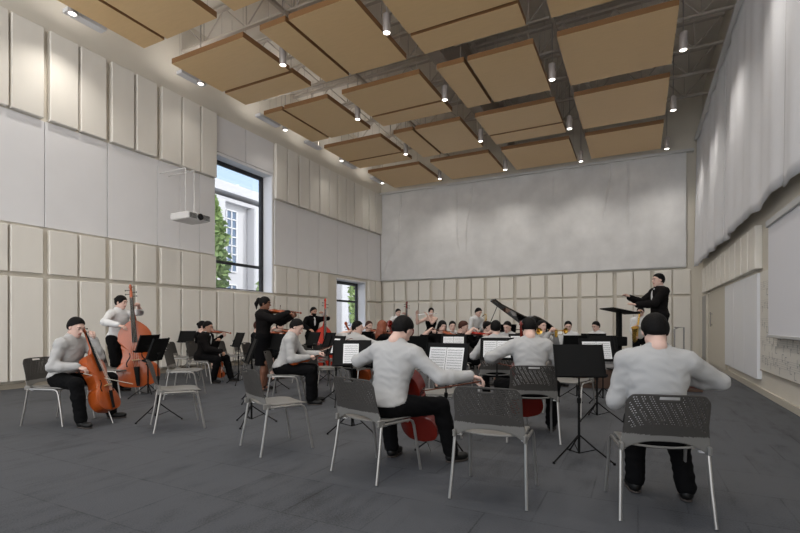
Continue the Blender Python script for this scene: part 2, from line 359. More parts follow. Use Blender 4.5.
for ci, (x0, x1) in enumerate(cols):
    for ri, (y0, y1) in enumerate(rows):
        s = split(ci, ri); where = '%s, %s' % (CN[ci], RN[ri])
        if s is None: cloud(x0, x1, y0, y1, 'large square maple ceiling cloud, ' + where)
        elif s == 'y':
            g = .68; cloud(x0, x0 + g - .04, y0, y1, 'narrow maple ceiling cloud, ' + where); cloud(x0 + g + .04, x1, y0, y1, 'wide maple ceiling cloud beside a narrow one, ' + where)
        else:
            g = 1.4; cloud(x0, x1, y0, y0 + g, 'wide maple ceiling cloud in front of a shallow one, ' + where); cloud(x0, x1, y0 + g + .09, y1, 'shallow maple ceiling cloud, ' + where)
k = 0
for yj in [5.2, 6.57, 7.97, 9.37, 10.77, 12.17, 13.57, 14.98, 16.38]:
    for x0, x1, side in ((LX + .02, -4.5, 'left'), (-4.0, RX - .02, 'right')):
        e = empty('roof_joist', ((x0 + x1) / 2 * K, yj * K, 7.95 * K), 0, 'grey open-web steel joist %s of the girder, %s from the front' % (side, ORD[k // 2]), 'joist', 'open-web roof joists')
        hl = (x1 - x0) / 2 * K; ht = .68 * K
        MB().box((0, 0, .025), (2 * hl, .09, .05)).build('bottom_chord', steel_m, e)
        MB().box((0, 0, ht), (2 * hl, .11, .06)).build('top_chord', steel_m, e)
        w = MB(); n = int(round(2 * hl / .62)); n -= n % 2
        for i in range(n):
            xa = -hl + .05 + i * (2 * hl - .1) / n; xb = -hl + .05 + (i + 1) * (2 * hl - .1) / n
            w.tube([(xa, 0, .03 if i % 2 else ht), (xb, 0, ht if i % 2 else .03)], .017, 6)
            if i % 2 == 0: w.tube([(xb, 0, .03), (xb, 0, ht)], .013, 6)
        w.build('web', steel_m, e); k += 1
g = empty('roof_girder', (-4.25 * K, 8 * K, 7.5 * K), 0, 'deep brown-grey steel girder running down the middle of the ceiling', 'girder')
L0, L1 = (FY - 8) * K, (BY - 8) * K - .01
MB().bx(-.17, .17, L0, L1, 0, .03).build('bottom_flange', steel_m, g); MB().bx(-.012, .012, L0, L1, .03, 1.2).build('web_plate', steel_m, g)
MB().bx(-.17, .17, L0, L1, 1.2, (CZ - 7.5) * K - .004).build('top_flange', steel_m, g)
for yj in [5.2, 6.57, 9.37, 12.17, 14.98]:
    MB().box((0, (yj - 8) * K, .35), (.5, .2, .5)).build('bracket', steel_m, g)
for i, (x, l) in enumerate(((-6.78, 'left'), (-1.68, 'right'))):
    m = MB()
    m.bx((x - .04) * K, (x + .04) * K, FY * K, BY * K, 7.86 * K, 7.93 * K)
    tag(m.build('roof_purlin', steel_m), 'thin steel bridging bar under the joists, %s of the girder' % l, 'beam', 'bridging bars')
pend = [(-4.25, 6.70, 'over the middle gap'), (-1.7, 6.6, 'over the right-of-centre gap'), (.80, 6.6, 'beside the right edge of the clouds'), (-6.78, 6.72, 'over the left gap'), (-9.30, 6.90, 'along the left wall')]
PY = [7.8, 10.8, 13.75, 16.7]; PN = ['nearest', 'second nearest', 'third nearest', 'farthest']
proto = None
def lamp_data():
    l = bpy.data.lights.new('pendant_light', 'SPOT'); l.energy = PENDANT_W; l.spot_size = R(125); l.spot_blend = .9; l.shadow_soft_size = .08; l.color = (1, .955, .89); return l
LD = lamp_data(); LW = lamp_data(); LW.energy = PENDANT_W * .2
def make_pendant():
    e = empty('pendant_lamp')
    MB().lathe([(.0, .375), (.05, .38), (.075, .365), (.078, .35), (.078, .012), (.07, .0), (.066, .012), (.0, .012)], 20).build('lamp_shade', lampb_m, e, smooth=True)
    MB().lathe([(.0, .0), (.055, .002), (.064, .010), (.0, .011)], 20).build('lens', lens_m, e, smooth=True)
    lo = bpy.data.objects.new('spot_light', LD); COL.objects.link(lo); lo.parent = e; lo.location = (0, 0, -.03)
    return e
for px_, pz, where in pend:
    for j, y in enumerate(PY):
        e = make_pendant() if proto is None else copy_tree(proto)
        proto = proto or e
        if px_ < -9:
            for ch in e.children:
                if ch.type == 'LIGHT': ch.data = LW
        e.location = (px_ * K, y * K, pz * K)
        tag(e, 'grey cylindrical pendant lamp %s, %s of its line' % (where, PN[j]), 'lamp', 'cylindrical pendant lamps')
        MB().tube([(0, 0, .375), (0, 0, (CZ - pz) * K - .003)], .011, 8).build('cord', lampb_m, e)
for x, y in ((-4.25, 5.2), (-1.7, 5.2), (.8, 8.0), (.8, 5.2), (-6.78, 5.2), (-9.3, 4.96), (-6.78, 2.4), (-4.25, 2.4), (-1.7, 2.4), (.3, 2.4)):
    if (x, y) == (.8, 8.0): continue
    e = copy_tree(proto); e.location = (x * K, y * K, (6.9 if x < -9 else 6.7) * K)
    for ch in e.children:
        if ch.name.startswith('cord'): ch.scale = (1, 1, 1)
    tag(e, 'grey cylindrical pendant lamp above the near end of the hall', 'lamp', 'near pendant lamps over the viewer')
for i, (a, b) in enumerate([(4.9, 5.6), (7.3, 8.0), (9.8, 10.63), (11.93, 12.66), (14.0, 14.8), (16.06, 16.95)]):
    e = empty('linear_diffuser', (-9.42 * K, (a + b) / 2 * K, 6.95 * K), 0, 'slim white linear diffuser high beside the left wall, %s from the front' % ORD[i], 'diffuser', 'linear diffusers beside the left wall')
    hl = (b - a) / 2 * K
    MB().box((0, 0, .04), (.2, 2 * hl, .08), 0, 0, .006).build('housing', white_m, e)
    al = bpy.data.lights.new('added_uplight', 'AREA'); al.shape = 'RECTANGLE'; al.size = .16; al.size_y = 1.6 * hl; al.energy = 3; al.color = (1, .96, .92)  # added light on top of the diffuser, brightens the deck and joists
    ao = bpy.data.objects.new('added_uplight', al); COL.objects.link(ao); ao.parent = e; ao.location = (0, 0, .10); ao.rotation_euler = (PI, 0, 0)
    for sy in (-1, 1): MB().tube([(0, sy * hl * .8, .08), (0, sy * hl * .8, (CZ - 6.95) * K - .002)], .006, 6).build('hanger', steel_m, e)
# projector hung in front of the left wall
e = empty('projector', (-9.2 * K, 7.42 * K, 3.62 * K), 0, 'white ceiling-hung projector in front of the left wall beside the tall window', 'projector')
MB().box((0, 0, 0), (.62, .62, .17), 0, 0, .02).build('body', mat('projector_white', (.62, .61, .60), .4), e)
MB().lathe([(.075, 0), (.075, .03), (.06, .035), (.055, .02), (0, .02)], 20, 0, (.31, .03, .0), (1, 0, 0)).build('lens', gloss_m, e, smooth=True)
for s in (-1, 1):
    v = MB()
    for q in range(5): v.box((.312, .03 + s * .19, -.05 + q * .025), (.006, .19, .013))
    v.build('vent', black_m, e)
MB().box((.315, .03, -.075), (.012, .04, .012)).build('sensor', black_m, e)
for s in (-1, 1): MB().tube([(.0, s * .12, .085), (.0, s * .12, 1.17)], .012, 8).build('rod', MATS['projector_white'], e)
MB().tube([(.0, -.12, 1.17), (-.935, -.12, 1.17)], .014, 8).build('wall_arm', MATS['projector_white'], e)
MB().tube([(.0, .12, 1.17), (-.935, .12, 1.17)], .014, 8).build('wall_arm', MATS['projector_white'], e)
# ---------------- outside the windows ----------------
ground = MB().bx(-90, LX * K - .5, -30, 90, -.25, -.05); tag(ground.build('pavement', mat('pavement', (.32, .31, .29), .9, var=.1)), kind='structure')
fac_m = mat('pale_stone', (.50, .505, .53), .8, var=.05); fwin_m = mat('facade_glass', (.13, .18, .26), .15)
bd = empty('campus_building', (-28, 20, 0), 0, 'pale stone building with columns and multi-pane windows outside the tall window', 'building')
def facade():
    MB().bx(-8, 0, -22, 46, 0, 10.4).build('wall', fac_m, bd)
    MB().bx(-8.2, .9, -22.4, 46.4, 11.0, 11.7).build('cornice', fac_m, bd); MB().bx(-8.1, .5, -22.2, 46.2, 10.4, 10.7).build('frieze', fac_m, bd)
    for k in range(-9, 10):
        y = 7.9 + 4.1 * k
        if y < -21 or y > 45: continue
        MB().bx(0, .9, y - .0, y + 1.2, 0, 10.4, 0, .08).build('column', fac_m, bd)
        for z0, z1 in ((.8, 4.2), (5.2, 9.9)):
            w = MB().bx(.0, .06, y - 2.65, y - 1.15, z0, z1).build('window', fwin_m, bd); b = MB()
            for q in range(4): b.bx(.06, .14, y - 2.65 + q * .5 - .04, y - 2.65 + q * .5 + .04, z0, z1)
            n = int(round((z1 - z0) / .67))
            for q in range(n + 1): b.bx(.06, .14, y - 2.65, y - 1.15, z0 + q * (z1 - z0) / n - .04, z0 + q * (z1 - z0) / n + .04)
            b.build('muntins', white_m, w)
facade()
leaf_m = mat('tree_leaf', (.30, .42, .15), .6, var=.5, vscale=3); bark_m = mat('bark', (.10, .07, .05), .9)
def tree(x, y, h, r, label):
    e = empty('tree', (x, y, 0), 0, label, 'tree', 'trees outside the windows')
    MB().tube([(0, 0, -.05), (.05, 0, h * .35), (0, .05, h * .8)], [.16, .12, .04], 8).build('trunk', bark_m, e)
    m = MB(); n = int(2400 * r)
    for i in range(n):
        t = rng.random(); z = h * (.18 + .82 * t); rr = r * math.sin(PI * min(1, (t * .93 + .07)) ** .8) ** .7
        a = rng.random() * 2 * PI; q = rr * (.55 + .45 * rng.random()) * (1 + .25 * math.sin(5 * a + z * 2)); c = Vector((q * math.cos(a), q * math.sin(a), z)); u = Vector(rng.normal(size=3)).normalized(); w = u.orthogonal().normalized(); s = .13 + .1 * rng.random()
        m.add([c - u * s, c + w * s * .5, c + u * s, c - w * s * .5], [(0, 1, 2, 3)])
    m.build('foliage', leaf_m, e)

tree(-17, 14.9, 7.0, .7, 'leafy green tree just outside the left side of the tall window')
tree(-20.5, 22.1, 5.7, .5, 'smaller green tree outside the right side of the tall window')
tree(-17.5, 27.4, 7.0, .32, 'slim green tree outside the low far window')

# ---------------- implicit surfaces (people) ----------------
def V3(*a): return np.array(a if len(a) == 3 else a[0], dtype=float)
def nrm(v): v = np.asarray(v, float); return v / (np.linalg.norm(v) + 1e-9)
def cone(a, b, ra, rb, k=.02, g=0): return ('c', V3(a), V3(b), ra, rb, k, g)
def ell(c, r, F=None, k=.02, g=0): return ('e', V3(c), np.eye(3) if F is None else np.asarray(F, float), V3(r), k, g)   # F rows = local axes
def surf(prims, res, clips=(), crease=0.):
    lo = np.full(3, 1e9); hi = -lo
    for p in prims:
        if p[-1] == 's': continue
        if p[0] == 'c': r = max(p[3], p[4]); lo = np.minimum(lo, np.minimum(p[1], p[2]) - r); hi = np.maximum(hi, np.maximum(p[1], p[2]) + r)
        else: r = (np.abs(p[2]) * p[3][:, None]).sum(0); lo = np.minimum(lo, p[1] - r); hi = np.maximum(hi, p[1] + r)
    lo = lo - 3 * res; hi = hi + 3 * res; n = np.ceil((hi - lo) / res).astype(int) + 1
    ax = [lo[i] + np.arange(n[i]) * res for i in range(3)]; BIG = .09; F = np.full(n, BIG, np.float32)
    for p in prims:
        if p[0] == 'c': r = max(p[3], p[4]); a = np.minimum(p[1], p[2]) - r; b = np.maximum(p[1], p[2]) + r
        else: r = (np.abs(p[2]) * p[3][:, None]).sum(0); a = p[1] - r; b = p[1] + r
        k = p[-2]; mg = .03 + k + res
        i0 = np.clip(np.floor((a - mg - lo) / res).astype(int), 0, n - 1); i1 = np.clip(np.ceil((b + mg - lo) / res).astype(int) + 1, 1, n)
        if np.any(i1 <= i0): continue
        X = ax[0][i0[0]:i1[0], None, None]; Y = ax[1][None, i0[1]:i1[1], None]; Z = ax[2][None, None, i0[2]:i1[2]]
        if p[0] == 'c':
            A, B = p[1], p[2]; d = B - A; L = max(float(d @ d), 1e-9)
            t = np.clip(((X - A[0]) * d[0] + (Y - A[1]) * d[1] + (Z - A[2]) * d[2]) / L, 0, 1)
            D = np.sqrt((X - A[0] - t * d[0]) ** 2 + (Y - A[1] - t * d[1]) ** 2 + (Z - A[2] - t * d[2]) ** 2) - (p[3] + (p[4] - p[3]) * t)
        else:
            q = [((X - p[1][0]) * p[2][i, 0] + (Y - p[1][1]) * p[2][i, 1] + (Z - p[1][2]) * p[2][i, 2]) for i in range(3)]
            k0 = np.sqrt(sum((q[i] / p[3][i]) ** 2 for i in range(3))); k1 = np.sqrt(sum((q[i] / p[3][i] ** 2) ** 2 for i in range(3)))
            D = k0 * (k0 - 1) / np.maximum(k1, 1e-6)
        sl = tuple(slice(i0[i], i1[i]) for i in range(3)); G = F[sl]
        if p[-1] == 's':
            h = np.maximum(k - np.abs(G + D), 0) / max(k, 1e-6); F[sl] = np.maximum(G, -D) + h * h * k * .25
        else:
            h = np.maximum(k - np.abs(G - D), 0) / max(k, 1e-6); F[sl] = np.minimum(G, D) - h * h * k * .25
    if crease:
        X, Y, Z = ax[0][:, None, None], ax[1][None, :, None], ax[2][None, None, :]
        q = np.sin(X * 19 + Z * 31 + 2 * np.sin(Y * 13 + Z * 9)) + np.sin(X * -27 + Z * 43 + Y * 21 + 1.6 * np.sin(X * 17)) + .7 * np.sin(Z * 75 + X * 30 + 2 * np.sin(Y * 30 + X * 24))
        F = F + (crease * (np.abs(q) - 1.0)).astype(np.float32)
    for (pt, nn) in clips:   # keep the side the normal points away from
        nn = nrm(nn); P = (ax[0][:, None, None] - pt[0]) * nn[0] + (ax[1][None, :, None] - pt[1]) * nn[1] + (ax[2][None, None, :] - pt[2]) * nn[2]
        F = np.maximum(F, P)
    S = F < 0; c = S[:-1, :-1, :-1].astype(np.int8)
    tot = sum(S[dx:n[0] - 1 + dx, dy:n[1] - 1 + dy, dz:n[2] - 1 + dz].astype(np.int8) for dx in (0, 1) for dy in (0, 1) for dz in (0, 1))
    act = (tot > 0) & (tot < 8); ix = np.argwhere(act)
    if len(ix) == 0: return [], []
    idm = np.full(act.shape, -1, np.int32); idm[act] = np.arange(len(ix))
    cor = np.array([(dx, dy, dz) for dx in (0, 1) for dy in (0, 1) for dz in (0, 1)])
    val = np.stack([F[ix[:, 0] + q[0], ix[:, 1] + q[1], ix[:, 2] + q[2]] for q in cor], 1)
    sm = np.zeros((len(ix), 3)); ct = np.zeros(len(ix))
    for a in range(8):
        for b in range(a + 1, 8):
            if np.abs(cor[a] - cor[b]).sum() != 1: continue
            x = (val[:, a] < 0) != (val[:, b] < 0); t = np.where(x, val[:, a] / np.where(x, val[:, a] - val[:, b], 1), 0)
            sm += np.where(x[:, None], cor[a] + t[:, None] * (cor[b] - cor[a]), 0); ct += x
    verts = lo + (ix + sm / ct[:, None]) * res
    faces = []
    for axi in range(3):
        o1, o2 = [(1, 2), (2, 0), (0, 1)][axi]
        s0 = [slice(None)] * 3; s1 = [slice(None)] * 3; s0[axi] = slice(0, -1); s1[axi] = slice(1, None)
        for o in (o1, o2): s0[o] = slice(1, -1); s1[o] = slice(1, -1)
        A = S[tuple(s0)]; B = S[tuple(s1)]; e = np.argwhere(A != B)
        if len(e) == 0: continue
        fl = A[e[:, 0], e[:, 1], e[:, 2]]; e = e.copy(); e[:, o1] += 1; e[:, o2] += 1
        def cid(d1, d2):
            q = e.copy(); q[:, o1] -= d1; q[:, o2] -= d2; return idm[q[:, 0], q[:, 1], q[:, 2]]
        f = np.stack([cid(1, 1), cid(0, 1), cid(0, 0), cid(1, 0)], 1); f[~fl] = f[~fl][:, ::-1]; faces.append(f)
    return verts, np.concatenate(faces)
class SM:     # mesh assembled from several implicit surfaces
    def __init__(s): s.V = []; s.F = []; s.M = []; s.n = 0
    def add(s, V, F, mi=0):
        if len(V) == 0: return s
        s.V.append(np.asarray(V)); s.F.append(np.asarray(F) + s.n); s.M.append(np.full(len(F), mi) if np.isscalar(mi) else mi); s.n += len(V); return s
    def build(s, name, mats, parent=None):
        V = np.concatenate(s.V); F = np.concatenate(s.F); M = np.concatenate(s.M).astype(np.int32)
        me = bpy.data.meshes.new(name); me.vertices.add(len(V)); me.vertices.foreach_set('co', V.astype(np.float32).ravel())
        me.loops.add(F.size); me.loops.foreach_set('vertex_index', F.ravel().astype(np.int32)); me.polygons.add(len(F))
        me.polygons.foreach_set('loop_start', (np.arange(len(F)) * 4).astype(np.int32))
        for q in mats: me.materials.append(q)
        me.polygons.foreach_set('material_index', M); me.polygons.foreach_set('use_smooth', np.ones(len(F), bool)); me.update(calc_edges=True); me.validate()
        o = bpy.data.objects.new(name, me); COL.objects.link(o)
        if parent: o.parent = parent
        return o
# head template: faces +Y, origin between the ears
def head_template():
    P = [ell((0, -.012, .035), (.074, .094, .083)), ell((0, .025, -.03), (.060, .066, .085), k=.03), cone((0, .052, -.088), (0, .066, -.082), .022, .022, .03),
         cone((-.045, .0, -.06), (0, .055, -.09), .02, .02, .03), cone((.045, .0, -.06), (0, .055, -.09), .02, .02, .03),
         cone((-.035, .078, .038), (.035, .078, .038), .013, .013, .02)]
    P += [('e', V3(s * .031, .098, .014), np.eye(3), V3(.017, .0105, .011), .012, 's') for s in (-1, 1)]
    P += [cone((0, .086, .018), (0, .108, -.018), .007, .012, .012), cone((-.011, .096, -.022), (.011, .096, -.022), .008, .008, .008)]
    P += [cone((-.016, .088, -.049), (.016, .088, -.049), .0065, .0065, .006), cone((-.013, .087, -.060), (.013, .087, -.060), .007, .007, .006)]
    P += [ell((s * .031, .078, .014), (.013, .012, .012), k=.003) for s in (-1, 1)]
    P += [ell((s * .076, -.008, -.004), (.009, .019, .030), k=.008) for s in (-1, 1)]
    P += [cone((0, -.02, -.05), (0, -.035, -.14), .053, .055, .03)]
    V, F = surf(P, .006); C = V[F].mean(1); M = np.zeros(len(F), int)
    M[(C[:, 1] > .083) & (np.abs(C[:, 0]) < .024) & (C[:, 2] < -.043) & (C[:, 2] > -.067)] = 1
    for s in (-1, 1):
        M[(C[:, 1] > .07) & (((C[:, 0] - s * .033) / .022) ** 2 + ((C[:, 2] - .036 + .1 * np.abs(C[:, 0] - s * .025)) / .0048) ** 2 < 1)] = 2
        e = ((C[:, 0] - s * .031) / .011) ** 2 + ((C[:, 2] - .013) / .0042) ** 2 < 1
        M[(C[:, 1] > .07) & e] = 3; M[(C[:, 1] > .07) & (np.hypot(C[:, 0] - s * .031, C[:, 2] - .013) < .0055)] = 4
    return V, F, M
HEAD = head_template()
def hair_template(style):
    res = .007
    back = ((0, .062, .078), (0, .80, -.62))     # hairline plane from brow to nape
    V, F = surf([ell((0, -.014, .040), (.085, .104, .093)), ell((0, -.045, -.005), (.080, .070, .075), k=.03)], res,
                [((0, .070, .086), (0, .735, -.677)) if style == 'short' else ((0, .074, .06), (0, .93, -.37))])
    out = SM().add(V, F)
    if style != 'long': out.add(*surf([ell((0, -.042, -.005), (.081, .076, .085))], res, [((0, .004, 0), (0, 1, 0)), ((0, 0, -.048), (0, -.25, -1))]))
    if style == 'ponytail': out.add(*surf([ell((0, -.12, .05), (.035, .035, .035)), cone((0, -.14, .05), (0, -.165, -.03), .033, .03, .03), cone((0, -.165, -.03), (0, -.145, -.13), .03, .01, .03)], res))
    if style == 'bun': out.add(*surf([ell((0, -.11, .03), (.04, .035, .04))], res))
    if style == 'long':
        P = []
        for i in range(9):
            a = PI * (.98 + i / 8 * 1.04); x, y = .074 * math.cos(a), .085 * math.sin(a) - .01; a2 = .015 * math.sin(i * 2)
            P += [cone((x, y, .03), (x * 1.1, y * 1.05 - a2, -.09), .022, .028, .012), cone((x * 1.1, y * 1.05 - a2, -.09), (x * .95 + a2, y - .02, -.17), .028, .02, .012), cone((x * .95 + a2, y - .02, -.17), (x * .8, y - .02 - a2, -.26), .022, .01, .012)]
        out.add(*surf(P, res))
    if style == 'bob':
        P = []
        for i in range(7):
            a = PI * (.97 + i / 6 * 1.06); x, y = .076 * math.cos(a), .09 * math.sin(a) - .01
            P += [cone((x, y, .03), (x * 1.05, y * 1.02, -.075), .02, .024, .015)]
        out.add(*surf(P, res))
    return np.concatenate(out.V), np.concatenate(out.F)
HAIRS = {}
def beard_template():
    V, F = surf([ell((0, .028, -.045), (.064, .068, .072)), cone((0, .06, -.095), (0, .075, -.085), .026, .02, .03)], .007, [((0, 0, -.028), (0, 0, 1)), ((0, .0, 0), (0, -1, 0))])
    return V, F
# hand template (right hand): wrist at origin, fingers +Y, back of the hand +Z, thumb towards -X
def hand_template(curl, spread=.0, thumb_in=.5):
    P = [ell((0, .0, 0), (.026, .03, .019), k=.01), ell((.0, .045, .0), (.040, .048, .015), k=.015)]
    for i, (x, L, r) in enumerate(((-.029, .068, .0088), (-.010, .077, .0092), (.010, .072, .0088), (.029, .056, .0078))):
        p = V3(x * .95, .078 - abs(i - 1.2) * .004, .002); P.append(cone(V3(x * .6, .03, 0), p, .010, .0105, .008)); a = 0.
        for j, f in enumerate((.45, .31, .24)):
            a += curl * (1, 1.1, .8)[j]; d = V3(spread * (i - 1.5) * .5 * math.cos(a), math.cos(a), -math.sin(a)); q = p + nrm(d) * L * f
            P.append(cone(p, q, r * (1 - .06 * j), r * (.94 - .07 * j), .002)); p = q
    b = V3(-.024, .018, -.006); m = b + V3(-.030, .026, -.010 - .012 * thumb_in); e = m + V3(-.010 + .016 * thumb_in, .028, -.008 - .010 * thumb_in); t = e + V3(.004 + .014 * thumb_in, .022, -.006)
    P += [cone(b, m, .015, .0125, .012), cone(m, e, .0115, .0105, .003), cone(e, t, .0105, .008, .002)]
    return surf(P, .0042)
HANDS = {k: hand_template(*v) for k, v in {'relax': (.35, .1, .4), 'grip': (.95, .0, 1.), 'bow': (.55, .08, 1.), 'open': (.15, .25, .1)}.items()}
def ik(a, t, l1, l2, hint):
    d = t - a; L = np.linalg.norm(d); u = d / (L + 1e-9)
    if L > (l1 + l2) * .995: L = (l1 + l2) * .995
    x = (l1 * l1 - l2 * l2 + L * L) / (2 * L); h = math.sqrt(max(l1 * l1 - x * x, 1e-6)); w = hint - u * (hint @ u); w = nrm(w)
    return a + u * x + w * h, a + u * L
def rotm(ax, deg): return np.array(Matrix.Rotation(R(deg), 3, ax))
OUT = {   # top material, bottom material, kind
    'white': (shirt_m, trouser_m, 'shirt'), 'bright': (bright_shirt, trouser_m, 'shirt'), 'suit': (suit_m, trouser_m, 'jacket'), 'tux': (dress_m, trouser_m, 'jacket'),
    'dress': (dress_m, None, 'dress'), 'strapless': (dress_m, None, 'strapless'), 'jacket_skirt': (suit_m, dress_m, 'jacket')}
def person(px, Z, heading, label, stand=False, outfit='white', hair='short', hc='black', skin='pale', lean=4., side=0., twist=0., yaw=0., pitch=12., roll=0., hz=None,
           RH=None, LH=None, Rel=(.5, -.5, -.8), Lel=(-.5, -.5, -.8), Rp='relax', Lp='relax', Rd=None, Ld=None, Rn=None, Ln=None, feet=None, knees=None, near=False, beard=False, wf=1., sc=1., z0=0., res=None, xy=None, grp=None, belt=False):
    X, Y = xy if xy else at(px, Z)
    e = empty('person', (X, Y, z0), R(heading - 90), label, 'person', grp); e.scale = (sc, sc, sc)
    female = outfit in ('dress', 'strapless', 'jacket_skirt'); res = res or (.011 if near else .017)
    hz = hz or (.93 if stand else .525); H = V3(0, 0, hz)
    T = rotm('Z', twist) @ rotm('Y', side) @ rotm('X', -lean); r, w, u = T[:, 0], T[:, 1], T[:, 2]; F3 = np.array([r, w, u])
    up = lambda h, f=0.: H + u * h + w * f
    Nk = up(.515, -.012); Hr = rotm('Z', twist + yaw) @ rotm('Y', roll) @ rotm('X', -pitch); Hc = Nk + u * .065 + Hr[:, 2] * .075 + Hr[:, 1] * .02
    sw = .168 * wf * (.92 if female else 1)
    SR, SL = up(.442) + r * sw, up(.442) - r * sw
    if RH is None: RH = (.13, .36, hz + .06) if not stand else (.25, .1, .8)
    if LH is None: LH = (-.13, .36, hz + .06) if not stand else (-.25, .1, .8)
    elR, wrR = ik(SR, V3(RH), .285, .262, V3(Rel)); elL, wrL = ik(SL, V3(LH), .285, .262, V3(Lel))
    if feet is None: feet = [(.13, .42, 0, 8), (-.13, .44, 0, -8)] if not stand else [(.12, .03, 0, 10), (-.12, -.02, 0, -10)]
    hips = [H + V3(.092, 0, 0), H - V3(.092, 0, 0)]; ank = [V3(f[0], f[1], f[2] + .085) for f in feet]
    kh = [V3(.25, 1, .5), V3(-.25, 1, .5)] if not stand else [V3(.1, 1, 0), V3(-.1, 1, 0)]
    if knees: kh = [V3(q) for q in knees]
    kn = [ik(hips[i], ank[i], .43, .425, kh[i])[0] for i in (0, 1)]
    def torso(g, k=.05):
        fw = .92 if female else 1.
        P = [ell(up(.035, -.015), (.168 * fw + g, .118 + g, .115 + g), F3, k), ell(up(.17, 0), (.142 * fw * (.92 if female else 1) * wf + g, .104 + g, .15 + g), F3, k), ell(up(.33, .0), (.168 * wf * fw + g, .113 + g, .155 + g), F3, k),
             ell(up(.425, -.01), (.165 * wf * fw + g, .095 + g, .075 + g), F3, k), cone(SR, SL, .058 + g, .058 + g, k), cone(up(.50, -.012), SR - r * .03 + u * .01, .052 + g, .045 + g, k), cone(up(.50, -.012), SL + r * .03 + u * .01, .052 + g, .045 + g, k)]
        if female: P += [ell(up(.33, .09) + r * s * .075, (.06 + g, .05 + g, .055 + g), F3, .03) for s in (-1, 1)]
        if not stand: P.append(cone(H + V3(.07, -.03, .0), H + V3(-.07, -.03, 0), .105 + g, .105 + g, k))
        return P
    def arms(g, end=1., k=.03):
        q = []
        for S, E_, W_ in ((SR, elR, wrR), (SL, elL, wrL)):
            we = E_ + (W_ - E_) * end
            q += [cone(S, E_, .056 + g, .043 + g, k), cone(E_, E_ + (we - E_) * .35, .043 + g, .044 + g, k), cone(E_ + (we - E_) * .35, we, .044 + g, .029 + g * 1.3, k)]
        return q
    def legs(g, lo=1., cuff=0.):
        q = []
        for i in (0, 1):
            a = kn[i] + (ank[i] - kn[i]) * lo
            q += [cone(hips[i], kn[i], .086 + g, .060 + g, .04), cone(kn[i], kn[i] + (a - kn[i]) * .35, .058 + g, .056 + g, .03), cone(kn[i] + (a - kn[i]) * .35, a, .056 + g, .038 + g + cuff, .03)]
        return q
    body = SM(); bm = [SKIN[skin], lip_m, HAIR[hc], eyew_m, iris_m]
    neck = [cone(up(.47, -.015), Nk + u * .03, .06, .054, .03)]
    body.add(*surf(torso(-.012) + arms(-.003, 1.03) + legs(-.003 if female else -.012) + neck + ([ell(ank[i] + rotm('Z', -feet[i][3]) @ V3(0, .06, -.05), (.030, .08, .024), rotm('Z', -feet[i][3]).T) for i in (0, 1)]), res))
    V, F, M = HEAD; body.add(Hc + .96 * V @ Hr.T, F, M)
    for (wr, el, pose, dr, nn, sg) in ((wrR, elR, Rp, Rd, Rn, 1), (wrL, elL, Lp, Ld, Ln, -1)):
        d = nrm(V3(dr)) if dr is not None else nrm(wr - el); n_ = V3(nn) if nn is not None else V3(0, 0, 1.) + .3 * V3(sg, 0, 0)
        n_ = nrm(n_ - d * (n_ @ d)); xx = np.cross(d, n_); V, F = HANDS[pose]; Q = V.copy(); Q[:, 0] *= sg; G = F if sg > 0 else F[:, ::-1]
        body.add(wr + d * .012 + Q @ np.array([xx, d, n_]), G, 0)
    body.build('person_body', bm, e)
    # clothes
    tm, btm, kind = OUT[outfit]
    if kind in ('shirt', 'jacket'):
        g = .012 if kind == 'shirt' else .020
        cl = [(up(.565 if kind == 'shirt' else .55), u), (up(-.02 if kind == 'shirt' else -.10), -u)]
        if not stand: cl[1] = (V3(0, 0, hz + (.045 if kind == 'shirt' else -.08)), -V3(0, -.25, 1))
        ts = torso(g) + [cone(up(.48, -.015), Nk + u * .0, .064 + g * .5, .057 + g * .4, .04)]
        A = arms(g, .98)
        top = SM().add(*surf(ts + A, res, cl, .0032)).build('shirt' if kind == 'shirt' else 'jacket', [tm], e)
        if kind == 'jacket' and outfit != 'jacket_skirt':
            SM().add(*surf([ell(up(.36, .062), (.055, .078, .16), F3), cone(up(.53, -.005), Nk + u * .02, .061, .06, .03)], res * .7, [(up(.56), u)])).build('shirt_front', [bright_shirt], e)
            for s in (-1, 1):
                SM().add(*surf([ell(up(.37, .118) + r * s * .055, (.028, .02, .13), np.array([nrm(r * 1 + u * s * .25), w, nrm(u - r * s * .25)]))], res * .6)).build('lapel', [tm], e)
            for wr, el in ((wrR, elR), (wrL, elL)): SM().add(*surf([cone(el + (wr - el) * .9, wr, .043, .041, .01)], res * .7)).build('shirt_cuff', [bright_shirt], e)
    if belt: SM().add(*surf(torso(.018)[:2], res, [(up(.085), u), (up(.045), -u)])).build('belt', [mat('brown_leather', (.16, .06, .025), .5)], e)
    if btm is not None and outfit != 'jacket_skirt':
        tg = .001 if kind == 'shirt' else .008; base = torso(tg)[:1] + ([] if stand else torso(tg)[-1:])
        SM().add(*surf(base, res, [(up(.095), u)])).add(*surf(legs(.013, .97, .014) + [cone(hips[0], hips[1], .10, .10, .04)], res, [], .0035)).build('trousers', [btm], e)
    if kind in ('dress', 'strapless') or outfit == 'jacket_skirt':
        dm = dress_m; g = .012
        if stand: sk = [cone(up(.02), H - V3(0, -.02, .35), .14, .14, .05), cone(H - V3(.09, 0, .0), H - V3(.10, -.02, .5), .112, .115, .05), cone(H - V3(-.09, 0, .0), H - V3(-.10, -.02, .5), .112, .115, .05)]; cl = [(H - V3(0, 0, .47 if outfit == 'jacket_skirt' else .36), V3(0, 0, -1))]
        else:
            mid = [(hips[i] + (kn[i] - hips[i]) * .95) for i in (0, 1)]
            sk = [cone(hips[i], mid[i], .105, .085, .06) for i in (0, 1)] + [cone((hips[0] + hips[1]) / 2, (mid[0] + mid[1]) / 2, .09, .07, .06)]; cl = []
        top = torso(g) if outfit != 'jacket_skirt' else torso(g)[:1]
